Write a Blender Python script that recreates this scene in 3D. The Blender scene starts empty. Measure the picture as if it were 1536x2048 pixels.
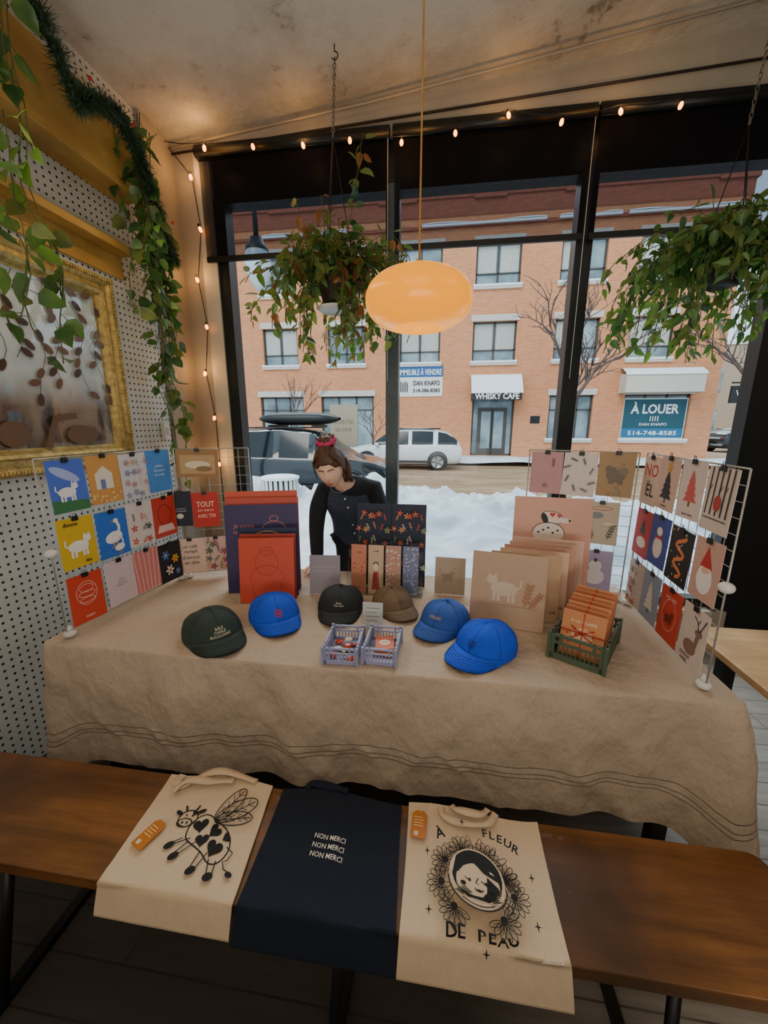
import bpy, math, random
from mathutils import Vector, Matrix, noise
random.seed(7)
PI=math.pi
sc=bpy.context.scene
COL=sc.collection
def lin(h):
    h=h.lstrip('#'); o=[]
    for i in (0,2,4):
        c=int(h[i:i+2],16)/255
        o.append(c/12.92 if c<=.04045 else ((c+.055)/1.055)**2.4)
    return (*o,1)
# ---------------------------------------------------------------- materials
def newmat(name):
    m=bpy.data.materials.new(name); m.use_nodes=True
    nt=m.node_tree; b=nt.nodes['Principled BSDF']
    return m,nt,b
def mixc(nt,fac,a,b,mode='MIX'):
    n=nt.nodes.new('ShaderNodeMix'); n.data_type='RGBA'; n.blend_type=mode
    for k,v in ((0,fac),(6,a),(7,b)):
        if hasattr(v,'links'): nt.links.new(v,n.inputs[k])
        else: n.inputs[k].default_value=v
    return n.outputs[2]
def noisen(nt,scale,detail=4,vec=None,rough=.6):
    n=nt.nodes.new('ShaderNodeTexNoise'); n.inputs['Scale'].default_value=scale; n.inputs['Detail'].default_value=detail
    n.inputs['Roughness'].default_value=rough
    if vec is not None: nt.links.new(vec,n.inputs['Vector'])
    return n.outputs[0]
def objco(nt,scale=(1,1,1)):
    t=nt.nodes.new('ShaderNodeTexCoord'); mp=nt.nodes.new('ShaderNodeMapping'); mp.inputs['Scale'].default_value=scale
    nt.links.new(t.outputs['Object'],mp.inputs['Vector']); return mp.outputs[0]
def ramp(nt,src,p0,p1,c0=(0,0,0,1),c1=(1,1,1,1)):
    r=nt.nodes.new('ShaderNodeValToRGB'); r.color_ramp.elements[0].position=p0; r.color_ramp.elements[1].position=p1
    r.color_ramp.elements[0].color=c0; r.color_ramp.elements[1].color=c1
    nt.links.new(src,r.inputs[0]); return r.outputs[0]
def bumpn(nt,b,h,strength=.3,dist=.01):
    n=nt.nodes.new('ShaderNodeBump'); n.inputs['Strength'].default_value=strength; n.inputs['Distance'].default_value=dist
    nt.links.new(h,n.inputs['Height']); nt.links.new(n.outputs[0],b.inputs['Normal'])
def mat(name,col,rough=.6,metal=0,var=.12,vs=15,bump=0,bs=80,emit=None,es=0,coat=0,stretch=(1,1,1),col2=None,spec=.5,cr=.03):
    m,nt,b=newmat(name); c=lin(col)
    b.inputs['Roughness'].default_value=rough; b.inputs['Metallic'].default_value=metal
    b.inputs['Coat Weight'].default_value=coat; b.inputs['Specular IOR Level'].default_value=spec; b.inputs['Coat Roughness'].default_value=cr
    co=objco(nt,stretch)
    d=lin(col2) if col2 else tuple(x*(1-2*var) for x in c[:3])+(1,)
    f=ramp(nt,noisen(nt,vs,5,co),.35,.65)
    nt.links.new(mixc(nt,f,c,d),b.inputs['Base Color'])
    if bump: bumpn(nt,b,noisen(nt,bs,4,co),bump,.005)
    if emit:
        b.inputs['Emission Color'].default_value=lin(emit); b.inputs['Emission Strength'].default_value=es
    return m
def leafmat(name,col,col2):
    m=mat(name,col,.35,col2=col2,vs=9); nt=m.node_tree; b=nt.nodes['Principled BSDF']; o=[n for n in nt.nodes if n.type=='OUTPUT_MATERIAL'][0]
    t=nt.nodes.new('ShaderNodeBsdfTranslucent'); c=lin(col); t.inputs[0].default_value=(min(1,c[0]*1.4),min(1,c[1]*1.5),c[2],1)
    mx=nt.nodes.new('ShaderNodeMixShader'); mx.inputs[0].default_value=.32
    nt.links.new(b.outputs[0],mx.inputs[1]); nt.links.new(t.outputs[0],mx.inputs[2]); nt.links.new(mx.outputs[0],o.inputs[0]); return m
_c={}
def C(h,rough=.55):
    k=(h,rough)
    if k not in _c: _c[k]=mat('ink_'+h.strip('#'),h,rough,var=.03,vs=40)
    return _c[k]
def woodm(name,c1,c2,rough=.4,axis='x',scale=1,coat=0):
    m,nt,b=newmat(name)
    s={'x':(1.2,14,14),'y':(14,1.2,14),'z':(14,14,1.2)}[axis]
    co=objco(nt,tuple(v*scale for v in s))
    f=ramp(nt,noisen(nt,1.6,8,co,.7),.3,.7)
    co2=objco(nt,(1,1,1)); g=ramp(nt,noisen(nt,2.0,3,co2),.35,.7)
    c=mixc(nt,f,lin(c1),lin(c2)); c=mixc(nt,g,c,tuple(x*.6 for x in lin(c2)[:3])+(1,))
    nt.links.new(c,b.inputs['Base Color']); b.inputs['Roughness'].default_value=rough; b.inputs['Coat Weight'].default_value=coat
    bumpn(nt,b,f,.15,.002)
    return m
M={}
M['black']=mat('black_metal','#0d1114',.45,var=.1)
M['frame']=mat('window_frame_dark','#10171b',.4)
M['framegrey']=mat('mullion_grey','#4a5a60',.35)
M['plaster']=mat('wall_plaster','#aca291',.85,var=.08,vs=3,bump=.25,bs=30)
M['jamb']=mat('jamb_paint','#c0baaa',.6,var=.08,vs=4)
M['chain']=mat('chain_metal','#8d8a80',.35,.8)
M['wire']=mat('grid_wire','#b9b8b2',.35,.4)
M['white']=mat('white_plastic','#d9d8d2',.4,var=.05)
M['snow']=mat('snow','#e2e9f0',.8,var=.14,vs=2.2,bump=.9,bs=5)
M['snow2']=mat('snow_cap','#eef3f7',.8,var=.03)
M['stone']=mat('stone_lintel','#d6cec4',.8)
M['green1']=leafmat('leaf_green','#66893f','#3a5c30')
M['green2']=leafmat('leaf_dark','#416536','#2a4626')
M['green3']=leafmat('leaf_olive','#77823e','#4c5c30')
M['flare_tint']=leafmat('leaf_flare_tint','#96653a','#6a4426')  # orange lens flare tint put into the leaf colour
M['vine']=mat('vine_stem','#5c6034',.6)
M['tinsel']=mat('tinsel_green','#22401f',.5,var=.2)
M['pot']=mat('pot_dark','#2a1f1b',.5)
M['skin']=mat('skin','#f4ccb0',.5,var=.03,vs=8)
M['hair']=mat('hair_brown','#5a3a28',.5,var=.25,vs=60,stretch=(1,1,.2),bump=.4,bs=120)
M['knit']=mat('dark_knit','#1c2530',.9,var=.2,vs=80,bump=.5,bs=250)
M['vest']=mat('navy_vest','#3a495e',.85,var=.2,vs=60,bump=.5,bs=200)
M['gold']=mat('gilt','#d2b46a',.38,.4,var=.25,vs=30,bump=.6,bs=90)
M['benchw']=woodm('bench_wood','#94602f','#523210',.36,'x',1,.2)
M['lightw']=woodm('pale_wood','#dfba88','#c09460',.45,'x',.8)
M['plyw']=woodm('plywood_band','#d8ae5c','#b98b40',.6,'y',.6)
M['branch']=mat('bare_bark','#6b5a54',.9)
def ceilm():
    m,nt,b=newmat('ceiling_plaster'); co=objco(nt)
    f=ramp(nt,noisen(nt,1.3,8,co,.7),.42,.62); g=ramp(nt,noisen(nt,6,8,co,.75),.56,.64)
    c=mixc(nt,f,lin('#d0cabc'),lin('#b4ac9c')); n=nt.nodes.new('ShaderNodeMath'); n.operation='MULTIPLY'
    nt.links.new(f,n.inputs[0]); nt.links.new(g,n.inputs[1])
    c=mixc(nt,n.outputs[0],c,lin('#776c5c')); nt.links.new(c,b.inputs['Base Color']); b.inputs['Roughness'].default_value=.75
    bumpn(nt,b,noisen(nt,22,8,co,.7),.8,.02); return m
M['ceil']=ceilm()
def pegm():
    m,nt,b=newmat('pegboard'); co=objco(nt,(1,1,1))
    sp=nt.nodes.new('ShaderNodeSeparateXYZ'); nt.links.new(co,sp.inputs[0]); outs=[]
    for k in (1,2):
        d=nt.nodes.new('ShaderNodeMath'); d.operation='DIVIDE'; d.inputs[1].default_value=.036; nt.links.new(sp.outputs[k],d.inputs[0])
        fr=nt.nodes.new('ShaderNodeMath'); fr.operation='FRACT'; nt.links.new(d.outputs[0],fr.inputs[0])
        s=nt.nodes.new('ShaderNodeMath'); s.operation='SUBTRACT'; s.inputs[1].default_value=.5; nt.links.new(fr.outputs[0],s.inputs[0])
        q=nt.nodes.new('ShaderNodeMath'); q.operation='POWER'; q.inputs[1].default_value=2
        a=nt.nodes.new('ShaderNodeMath'); a.operation='ABSOLUTE'; nt.links.new(s.outputs[0],a.inputs[0]); nt.links.new(a.outputs[0],q.inputs[0]); outs.append(q.outputs[0])
    ad=nt.nodes.new('ShaderNodeMath'); ad.operation='ADD'; nt.links.new(outs[0],ad.inputs[0]); nt.links.new(outs[1],ad.inputs[1])
    lt=nt.nodes.new('ShaderNodeMath'); lt.operation='LESS_THAN'; lt.inputs[1].default_value=.03; nt.links.new(ad.outputs[0],lt.inputs[0])
    f=ramp(nt,noisen(nt,3,4,co),.3,.7); base=mixc(nt,f,lin('#d0d2cc'),lin('#bfc0b8'))
    nt.links.new(mixc(nt,lt.outputs[0],base,lin('#15161a')),b.inputs['Base Color']); b.inputs['Roughness'].default_value=.6
    return m
M['peg']=pegm()
def brickm(name,c1,c2,mortar):
    m,nt,b=newmat(name); co=objco(nt)
    sp=nt.nodes.new('ShaderNodeSeparateXYZ'); nt.links.new(co,sp.inputs[0]); cb=nt.nodes.new('ShaderNodeCombineXYZ')
    ax=nt.nodes.new('ShaderNodeMath'); ax.operation='ADD'; nt.links.new(sp.outputs[0],ax.inputs[0]); nt.links.new(sp.outputs[1],ax.inputs[1])
    nt.links.new(ax.outputs[0],cb.inputs[0]); nt.links.new(sp.outputs[2],cb.inputs[1])
    br=nt.nodes.new('ShaderNodeTexBrick'); nt.links.new(cb.outputs[0],br.inputs['Vector'])
    br.inputs['Color1'].default_value=lin(c1); br.inputs['Color2'].default_value=lin(c2); br.inputs['Mortar'].default_value=lin(mortar)
    br.inputs['Scale'].default_value=1; br.inputs['Brick Width'].default_value=.3; br.inputs['Row Height'].default_value=.1; br.inputs['Mortar Size'].default_value=.012
    f=ramp(nt,noisen(nt,.35,5,co),.35,.7)
    nt.links.new(mixc(nt,f,br.outputs[0],mixc(nt,.12,br.outputs[0],lin('#9a5a40'))),b.inputs['Base Color']); b.inputs['Roughness'].default_value=.9
    return m
M['brick']=brickm('orange_brick','#da9062','#cc8054','#d6a380')
M['brick2']=brickm('parapet_brick','#a86048','#98513c','#9b6a58')
def floorm():
    m,nt,b=newmat('floor_planks'); co=objco(nt)
    br=nt.nodes.new('ShaderNodeTexBrick'); nt.links.new(co,br.inputs['Vector'])
    br.inputs['Color1'].default_value=lin('#b3ada2'); br.inputs['Color2'].default_value=lin('#a19a92'); br.inputs['Mortar'].default_value=lin('#2a2622')
    br.inputs['Scale'].default_value=1; br.inputs['Brick Width'].default_value=1.8; br.inputs['Row Height'].default_value=.12; br.inputs['Mortar Size'].default_value=.003
    f=ramp(nt,noisen(nt,3,8,objco(nt,(1,10,1)),.7),.3,.7)
    c=mixc(nt,f,br.outputs[0],lin('#857e75'))
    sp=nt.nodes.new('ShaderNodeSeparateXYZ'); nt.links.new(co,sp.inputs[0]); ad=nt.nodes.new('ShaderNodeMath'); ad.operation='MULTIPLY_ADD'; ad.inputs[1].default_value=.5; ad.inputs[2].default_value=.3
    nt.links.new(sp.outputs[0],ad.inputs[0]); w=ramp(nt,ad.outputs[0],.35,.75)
    nt.links.new(mixc(nt,w,mixc(nt,.9,c,lin('#17120e')),c),b.inputs['Base Color']); b.inputs['Roughness'].default_value=.6; return m  # shade on the left side painted into the plank colour
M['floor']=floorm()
def linenm(name,c1,c2,bs=.6,ws=5,det=3):
    m,nt,b=newmat(name); f1=noisen(nt,1,3,objco(nt,(900,60,60))); f2=noisen(nt,1,3,objco(nt,(60,900,900)))
    a=nt.nodes.new('ShaderNodeMath'); a.operation='ADD'; nt.links.new(f1,a.inputs[0]); nt.links.new(f2,a.inputs[1])
    h=nt.nodes.new('ShaderNodeMath'); h.operation='MULTIPLY'; h.inputs[1].default_value=.5; nt.links.new(a.outputs[0],h.inputs[0])
    f=ramp(nt,h.outputs[0],.3,.7); nt.links.new(mixc(nt,f,lin(c1),lin(c2)),b.inputs['Base Color']); b.inputs['Roughness'].default_value=.95
    w=noisen(nt,ws,det,objco(nt,(1,1,.7)),.55); s=nt.nodes.new('ShaderNodeMath'); s.operation='MULTIPLY_ADD'; s.inputs[1].default_value=.008
    nt.links.new(f,s.inputs[0]); nt.links.new(w,s.inputs[2]); bumpn(nt,b,s.outputs[0],bs,.05); return m
M['linen']=linenm('linen_cloth','#c6b29d','#a99683',.7,9,4)
M['canvas']=linenm('cotton_canvas','#dcc6aa','#ccb496',.4)
M['canvasnavy']=linenm('navy_canvas','#101c30','#0b1424',.4)
def glassm(name,g_=.02):
    m=bpy.data.materials.new(name); m.use_nodes=True; nt=m.node_tree; nt.nodes.clear()
    o=nt.nodes.new('ShaderNodeOutputMaterial'); t=nt.nodes.new('ShaderNodeBsdfTransparent'); t.inputs[0].default_value=(.95,.98,.98,1)
    g=nt.nodes.new('ShaderNodeBsdfGlossy'); g.inputs['Roughness'].default_value=.02; mx=nt.nodes.new('ShaderNodeMixShader'); mx.inputs[0].default_value=g_
    nt.links.new(t.outputs[0],mx.inputs[1]); nt.links.new(g.outputs[0],mx.inputs[2]); nt.links.new(mx.outputs[0],o.inputs[0]); return m
M['glass']=glassm('window_glass',.006); M['acryl']=glassm('acrylic',.06)
def blindm():
    m=bpy.data.materials.new('mesh_blind_fabric'); m.use_nodes=True; nt=m.node_tree; nt.nodes.clear()
    o=nt.nodes.new('ShaderNodeOutputMaterial'); t=nt.nodes.new('ShaderNodeBsdfTransparent'); t.inputs[0].default_value=(.86,.90,1,1)
    g=nt.nodes.new('ShaderNodeBsdfDiffuse'); g.inputs[0].default_value=lin('#1c1a1c'); mx=nt.nodes.new('ShaderNodeMixShader')
    co=objco(nt,(1,1,1)); f=ramp(nt,noisen(nt,500,1,co),.0,1,(.66,.66,.66,1),(.74,.74,.74,1)); nt.links.new(f,mx.inputs[0])
    nt.links.new(t.outputs[0],mx.inputs[1]); nt.links.new(g.outputs[0],mx.inputs[2]); nt.links.new(mx.outputs[0],o.inputs[0]); return m
M['blind']=blindm()
# ---------------------------------------------------------------- mesh builder
class MB:
    def __init__(s): s.v=[];s.f=[];s.fm=[];s.sm=[];s.mats=[];s.layer=0.0
    def mi(s,m):
        if m not in s.mats: s.mats.append(m)
        return s.mats.index(m)
    def add(s,vs,fs,m,smooth=False,X=None):
        o=len(s.v); i=s.mi(m)
        for q in vs:
            q=Vector(q)
            if X is not None: q=X@q
            s.v.append(q)
        for f in fs: s.f.append([k+o for k in f]); s.fm.append(i); s.sm.append(smooth)
    def box(s,x0,x1,y0,y1,z0,z1,m,X=None):
        vs=[(x,y,z) for x in (x0,x1) for y in (y0,y1) for z in (z0,z1)]
        s.add(vs,[(0,1,3,2),(4,6,7,5),(0,4,5,1),(2,3,7,6),(0,2,6,4),(1,5,7,3)],m,False,X)
    def tube(s,pts,r,m,n=6,closed=False,smooth=True,X=None):
        pts=[Vector(p) for p in pts]; k=len(pts)
        if k<2: return
        rs=r if isinstance(r,(list,tuple)) else [r]*k
        vs=[];fs=[]; N=None
        for i,p in enumerate(pts):
            a=pts[i-1] if (i>0 or closed) else pts[i]; b=pts[(i+1)%k] if (i<k-1 or closed) else pts[i]
            t=(b-a)
            t=t.normalized() if t.length>1e-9 else Vector((0,0,1))
            if N is None:
                N=t.cross(Vector((0,0,1)))
                if N.length<.1: N=t.cross(Vector((1,0,0)))
                N.normalize()
            else:
                N=N-t*N.dot(t)
                N=N.normalized() if N.length>1e-6 else t.orthogonal().normalized()
            B=t.cross(N)
            for j in range(n):
                a_=2*PI*j/n; vs.append(p+(N*math.cos(a_)+B*math.sin(a_))*rs[i])
        seg=k if closed else k-1
        for i in range(seg):
            for j in range(n):
                a=i*n+j;b=i*n+(j+1)%n;c=((i+1)%k)*n+(j+1)%n;d=((i+1)%k)*n+j; fs.append((a,b,c,d))
        if not closed: fs.append(tuple(range(n))[::-1]); fs.append(tuple((k-1)*n+j for j in range(n)))
        s.add(vs,fs,m,smooth,X)
    def lathe(s,prof,m,n=32,X=None,smooth=True):
        vs=[];fs=[];k=len(prof)
        for r,z in prof:
            for j in range(n): a=2*PI*j/n; vs.append((max(r,1e-4)*math.cos(a),max(r,1e-4)*math.sin(a),z))
        for i in range(k-1):
            for j in range(n): fs.append((i*n+j,i*n+(j+1)%n,(i+1)*n+(j+1)%n,(i+1)*n+j))
        s.add(vs,fs,m,smooth,X)
    def sphere(s,c,r,m,nu=16,nv=10,X=None):
        if not isinstance(r,(list,tuple)): r=(r,r,r)
        prof=[(math.sin(PI*i/nv),-math.cos(PI*i/nv)) for i in range(nv+1)]
        Y=Matrix.Translation(c)@Matrix.Diagonal((*r,1)); s.lathe(prof,m,nu,(X@Y) if X is not None else Y)
    def grid(s,fn,nu,nv,m,smooth=True,flip=False):
        vs=[fn(i/nu,j/nv) for j in range(nv+1) for i in range(nu+1)]
        fs=[(j*(nu+1)+i,j*(nu+1)+i+1,(j+1)*(nu+1)+i+1,(j+1)*(nu+1)+i) for j in range(nv) for i in range(nu)]
        s.add(vs,fs,m,smooth)
    # flat art in local XY
    def up(s): s.layer+=.00022; return s.layer
    def poly(s,pts,m):
        z=s.up(); s.add([(x,y,z) for x,y in pts],[tuple(range(len(pts)))],m)
    def ell(s,cx,cy,rx,ry,m,rot=0,n=20):
        c,q=math.cos(rot),math.sin(rot)
        s.poly([(cx+rx*math.cos(a)*c-ry*math.sin(a)*q,cy+rx*math.cos(a)*q+ry*math.sin(a)*c) for a in [2*PI*i/n for i in range(n)]],m)
    def heart(s,cx,cy,r,m,rot=0):
        c,q=math.cos(rot),math.sin(rot); P=[]
        for i in range(22):
            t=2*PI*i/22; x=r*.06*16*math.sin(t)**3; y=r*.06*(13*math.cos(t)-5*math.cos(2*t)-2*math.cos(3*t)-math.cos(4*t)); P.append((cx+x*c-y*q,cy+x*q+y*c))
        s.poly(P,m)
    def line(s,pts,w,m,closed=False):
        z=s.up(); k=len(pts); vs=[]; fs=[]
        for i,(x,y) in enumerate(pts):
            a=pts[i-1] if (i>0 or closed) else pts[i]; b=pts[(i+1)%k] if (i<k-1 or closed) else pts[i]
            dx,dy=b[0]-a[0],b[1]-a[1]; l=math.hypot(dx,dy) or 1; nx,ny=-dy/l*w/2,dx/l*w/2
            vs+=[(x+nx,y+ny,z),(x-nx,y-ny,z)]
        for i in range(k if closed else k-1):
            j=(i+1)%k; fs.append((2*i,2*i+1,2*j+1,2*j))
        s.add(vs,fs,m)
    def ellline(s,cx,cy,rx,ry,w,m,rot=0,a0=0,a1=2*PI,n=24):
        c,q=math.cos(rot),math.sin(rot); full=abs(a1-a0-2*PI)<1e-4
        s.line([(cx+rx*math.cos(a)*c-ry*math.sin(a)*q,cy+rx*math.cos(a)*q+ry*math.sin(a)*c) for a in [a0+(a1-a0)*i/n for i in range(n if full else n+1)]],w,m,closed=full)
    def text(s,t,cx,cy,size,m,fit=None,rot=0,bold=.012,z=None,X=None,shear=0,wave=0):
        cu=bpy.data.curves.new('t','FONT'); cu.body=t; cu.size=1; cu.align_x='CENTER'; cu.align_y='CENTER'; cu.offset=bold; cu.resolution_u=2; cu.shear=shear
        ob=bpy.data.objects.new('t',cu); me=bpy.data.meshes.new_from_object(ob)
        if len(me.vertices):
            xs=[v.co.x for v in me.vertices]; w=max(xs)-min(xs); mx=(max(xs)+min(xs))/2; ys=[v.co.y for v in me.vertices]; my=(max(ys)+min(ys))/2
            k=size
            kx=fit/w if fit else k
            zz=s.up() if z is None else z; c,q=math.cos(rot),math.sin(rot); vs=[]
            for v in me.vertices:
                a=(v.co.x-mx)*kx; b=(v.co.y-my)*k
                if wave: b+=wave*math.sin(a*110); a+=wave*.8*math.sin(b*420)
                vs.append((cx+a*c-b*q,cy+a*q+b*c,zz))
            s.add(vs,[tuple(p.vertices) for p in me.polygons],m,False,X)
        bpy.data.objects.remove(ob); bpy.data.curves.remove(cu); bpy.data.meshes.remove(me)
    def warp(s,fn): s.v=[Vector(fn(p)) for p in s.v]
    def obj(s,name,parent=None,X=None,bevel=0,**kw):
        me=bpy.data.meshes.new(name); me.from_pydata([tuple(p) for p in s.v],[],s.f)
        for m in s.mats: me.materials.append(m)
        me.polygons.foreach_set('material_index',s.fm); me.polygons.foreach_set('use_smooth',s.sm); me.update()
        ob=bpy.data.objects.new(name,me); COL.objects.link(ob)
        if parent: ob.parent=parent
        if X is not None: ob.matrix_local=X
        if bevel:
            b=ob.modifiers.new('Bevel','BEVEL'); b.width=bevel; b.segments=3; b.limit_method='ANGLE'
        for k,v in kw.items(): ob[k]=v
        return ob
def T(x,y,z): return Matrix.Translation((x,y,z))
def Rz(a): return Matrix.Rotation(a,4,'Z')
def Rx(a): return Matrix.Rotation(a,4,'X')
def Ry(a): return Matrix.Rotation(a,4,'Y')
def basis(o,xd,yd):
    x=Vector(xd).normalized(); y=Vector(yd); y=(y-x*y.dot(x)).normalized(); z=x.cross(y)
    m=Matrix(((x.x,y.x,z.x,o[0]),(x.y,y.y,z.y,o[1]),(x.z,y.z,z.z,o[2]),(0,0,0,1))); return m
S=dict(kind='structure')
# ---------------------------------------------------------------- room shell
def ceilz(x): return 3.47+.07*(x+1.9)
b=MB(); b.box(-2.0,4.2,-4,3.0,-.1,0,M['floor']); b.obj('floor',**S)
b=MB(); b.add([(-2,-4,ceilz(-2)),(4.2,-4,ceilz(4.2)),(4.2,3.05,ceilz(4.2)),(-2,3.05,ceilz(-2)),(-2,-4,4.1),(4.2,-4,4.1),(4.2,3.05,4.1),(-2,3.05,4.1)],
  [(0,1,2,3),(4,7,6,5),(0,4,5,1),(1,5,6,2),(2,6,7,3),(3,7,4,0)],M['ceil']); b.obj('ceiling',**S)
b=MB(); b.box(-2.0,-1.9,-4,2.58,0,3.5,M['peg']); b.obj('wall_left',**S)
b=MB(); b.box(-2.0,-1.87,2.58,2.88,0,3.6,M['plaster']); b.obj('trim_1',**S)
b=MB(); b.box(-2.0,4.2,-4.1,-4,0,4.1,M['plaster']); b.obj('wall_back',**S)
b=MB(); b.box(4.2,4.3,-4.1,3.05,0,4.1,M['plaster']); b.obj('wall_right',**S)
b=MB()
b.box(-2.0,-1.6,2.88,3.05,0,4.05,M['plaster']); b.box(-1.6,2.1,2.88,3.05,3.38,4.05,M['plaster']); b.box(-1.6,2.1,2.9,3.05,3.12,3.38,M['frame'])
b.box(2.1,4.2,2.88,3.05,0,4.05,M['frame']); b.box(-1.6,2.1,2.88,3.05,0,.28,M['plaster']); b.obj('wall_front',**S)
b=MB(); b.box(-1.66,1.95,2.80,3.06,.28,.31,M['jamb']); b.obj('trim_2',**S)
b=MB(); b.box(-1.70,-1.59,2.845,2.88,.31,3.38,M['jamb']); b.obj('trim_3',**S)
def window(i,x0,x1,lw,rw,ml,mr):
    b=MB(); b.box(x0,x0+lw,2.86,2.97,.31,3.12,ml); b.box(x1-rw,x1,2.86,2.97,.31,3.12,mr)
    b.box(x0+lw,x1-rw,2.88,2.97,.31,.37,M['frame']); b.box(x0+lw,x1-rw,2.88,2.97,3.09,3.12,M['frame'])
    o=b.obj('window_%d'%i,**S)
    g=MB(); g.box(x0+lw,x1-rw,2.925,2.93,.37,3.09,M['glass']); g.obj('glass_pane',o)
window(1,-1.59,-.345,.08,.045,M['frame'],M['framegrey'])
window(2,-.345,.86,.045,.05,M['framegrey'],M['frame'])
window(3,.86,2.1,.05,.14,M['frame'],M['frame'])
b=MB(); b.box(-1.9,-1.74,-4,2.36,2.86,3.2,M['plyw']); b.obj('wall_shelf',bevel=.004,label='warm plywood box shelf along the pegboard wall',category='shelf')
b=MB(); b.box(-1.9,-1.80,-.5,2.30,2.56,2.60,M['plyw']); b.box(-1.9,-1.885,-.5,2.30,2.44,2.56,M['plyw']); b.obj('picture_ledge',bevel=.004,label='golden wooden ledge above the gilt picture frame',category='ledge')
for i,(x0,x1) in enumerate([(-1.66,-.36),(-.34,.845),(.86,2.12)]):
    b=MB(); b.tube([(x0,2.81,3.36),(x1,2.81,3.36)],.03,M['black'],12); b.box(x0,x1,2.80,2.845,3.33,3.4,M['black'])
    o=b.obj('roller_blind',label='dark mesh roller blind pulled partway down the window',category='blind',group='dark roller blinds across the shop window')
    b=MB(); b.add([(x0+.01,2.826,2.745),(x1-.01,2.826,2.745),(x1-.01,2.826,3.34),(x0+.01,2.826,3.34)],[(0,1,2,3)],M['blind']); b.obj('blind_fabric',o)
    b=MB(); b.box(x0+.01,x1-.01,2.820,2.836,2.715,2.750,M['black']); b.obj('bottom_bar',o)
    if i<2:
        b=MB(); b.tube([(x1-.01,2.80,3.33),(x1-.01,2.80,1.9)],.0022,M['white'],5); b.obj('pull_chain',o)
b=MB(); b.tube([(-1.86,2.84,3.42),(-.5,2.8,3.52),(2.2,2.62,3.72)],.008,M['plaster'],6); b.tube([(-1.86,2.86,3.40),(4.1,2.86,3.66)],.007,M['pot'],6); b.obj('ceiling_cable',label='thin painted cables running along the ceiling edge',category='cable')
# ---------------------------------------------------------------- string lights
M['bulb']=mat('warm_bulb','#ffb060',.3,emit='#ff8e20',es=9)
pts=[(-1.84,3.43),(-1.56,3.41),(-1.23,3.40),(-.9,3.39),(-.6,3.40),(-.28,3.37),(.04,3.40),(.34,3.47),(.64,3.42),(.95,3.45),(1.26,3.46),(1.7,3.50),(2.3,3.56)]
pts=[(x,z-(.055+.030*(x+1.6))) for x,z in pts]
b=MB(); W=[]
for i in range(len(pts)-1):
    for k in range(5):
        t=k/5; W.append((pts[i][0]*(1-t)+pts[i+1][0]*t,2.76,pts[i][1]*(1-t)+pts[i+1][1]*t+.03-.012*math.sin(t*PI)))
b.tube(W,.0028,M['black'],5)
V=[(-1.74,3.30),(-1.69,3.23),(-1.69,2.92),(-1.71,2.61),(-1.71,2.3),(-1.72,1.98),(-1.71,1.66),(-1.68,1.31),(-1.70,1.0)]
b.tube([(-1.84,2.80,3.40)]+[(x+.02*math.sin(z*9),2.82,z) for x,z in V],.0032,M['black'],5)
root=b.obj('string_lights',label='string of small warm glowing bulbs around the window',category='string lights')
bb=MB(); bb.lathe([(0,-.03),(.010,-.024),(.014,-.010),(.011,.006),(.007,.012),(0,.013)],M['bulb'],12); bb.lathe([(.008,.01),(.009,.03),(.004,.034),(0,.034)],M['black'],10)
P=[(x,2.755,z) for x,z in pts[1:11]]+[(x+.02*math.sin(z*9),2.805,z) for x,z in V[1:8]]
SB=Matrix.Scale(.86,4)
o0=bb.obj('bulb',root,X=T(*P[0])@SB,label='warm glowing bulb')
for p in P[1:]:
    c=o0.copy(); c.parent=root; c.matrix_local=T(*p)@Rx(random.uniform(-.3,.3))@Ry(random.uniform(-.3,.3))@SB; COL.objects.link(c)
def light(kind,loc,e,col,size=.1,rot=(0,0,0),sy=None):
    l=bpy.data.lights.new('lamp','%s'%kind); l.energy=e; l.color=col  # also used for the added sun and the unseen fills
    if kind=='AREA':
        l.size=size
        if sy: l.shape='RECTANGLE'; l.size_y=sy
    elif kind=='POINT': l.shadow_soft_size=size
    elif kind=='SUN': l.angle=size
    o=bpy.data.objects.new('scene_light',l); o.location=loc; o.rotation_euler=rot; COL.objects.link(o); return o
for p in P[::2]: light('POINT',(p[0],p[1]-.04,p[2]+.03),.8,(1,.48,.14),.03)
# ---------------------------------------------------------------- pendant lamp
M['amber']=mat('amber_glass','#c05800',.25,var=.02,emit='#ffa400',es=1.15,coat=.2,cr=.12,spec=.2)
M['amber2']=mat('amber_glass_inner','#c05800',.3,var=.02,emit='#ffb030',es=1.3,spec=.2)
M['cord']=mat('fabric_cord','#a8803f',.8)
LX,LY,LZ=-.087,1.5,2.03
b=MB(); b.tube([(LX,LY,LZ+.10),(LX,LY,ceilz(LX))],.0035,M['cord'],6); root=b.obj('pendant_lamp',label='glossy amber glass pendant lamp with flattened globe shade',category='lamp')
HZ=.100
b=MB(); prof=[(.012,HZ)]
for i in range(1,30):
    a=PI/2-PI*i/30*.90; prof.append((.189*abs(math.cos(a))**.76,HZ*math.copysign(abs(math.sin(a))**.95,math.sin(a))))
rb,zb=prof[-1]; b.lathe(prof,M['amber'],48,T(LX,LY,LZ))
b.obj('lamp_shade',root,label='glowing orange glass shade')
b=MB(); b.lathe([(rb,zb),(rb*.97,zb+.003),(rb*.94,zb+.02),(rb*.8,zb+.04),(0,zb+.05)],M['amber2'],32,T(LX,LY,LZ)); b.obj('lamp_opening',root)
b=MB(); b.lathe([(.02,HZ-.002),(.022,HZ+.012),(.012,HZ+.03),(.004,HZ+.035)],M['gold'],16,T(LX,LY,LZ)); b.obj('lamp_cap',root)
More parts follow.
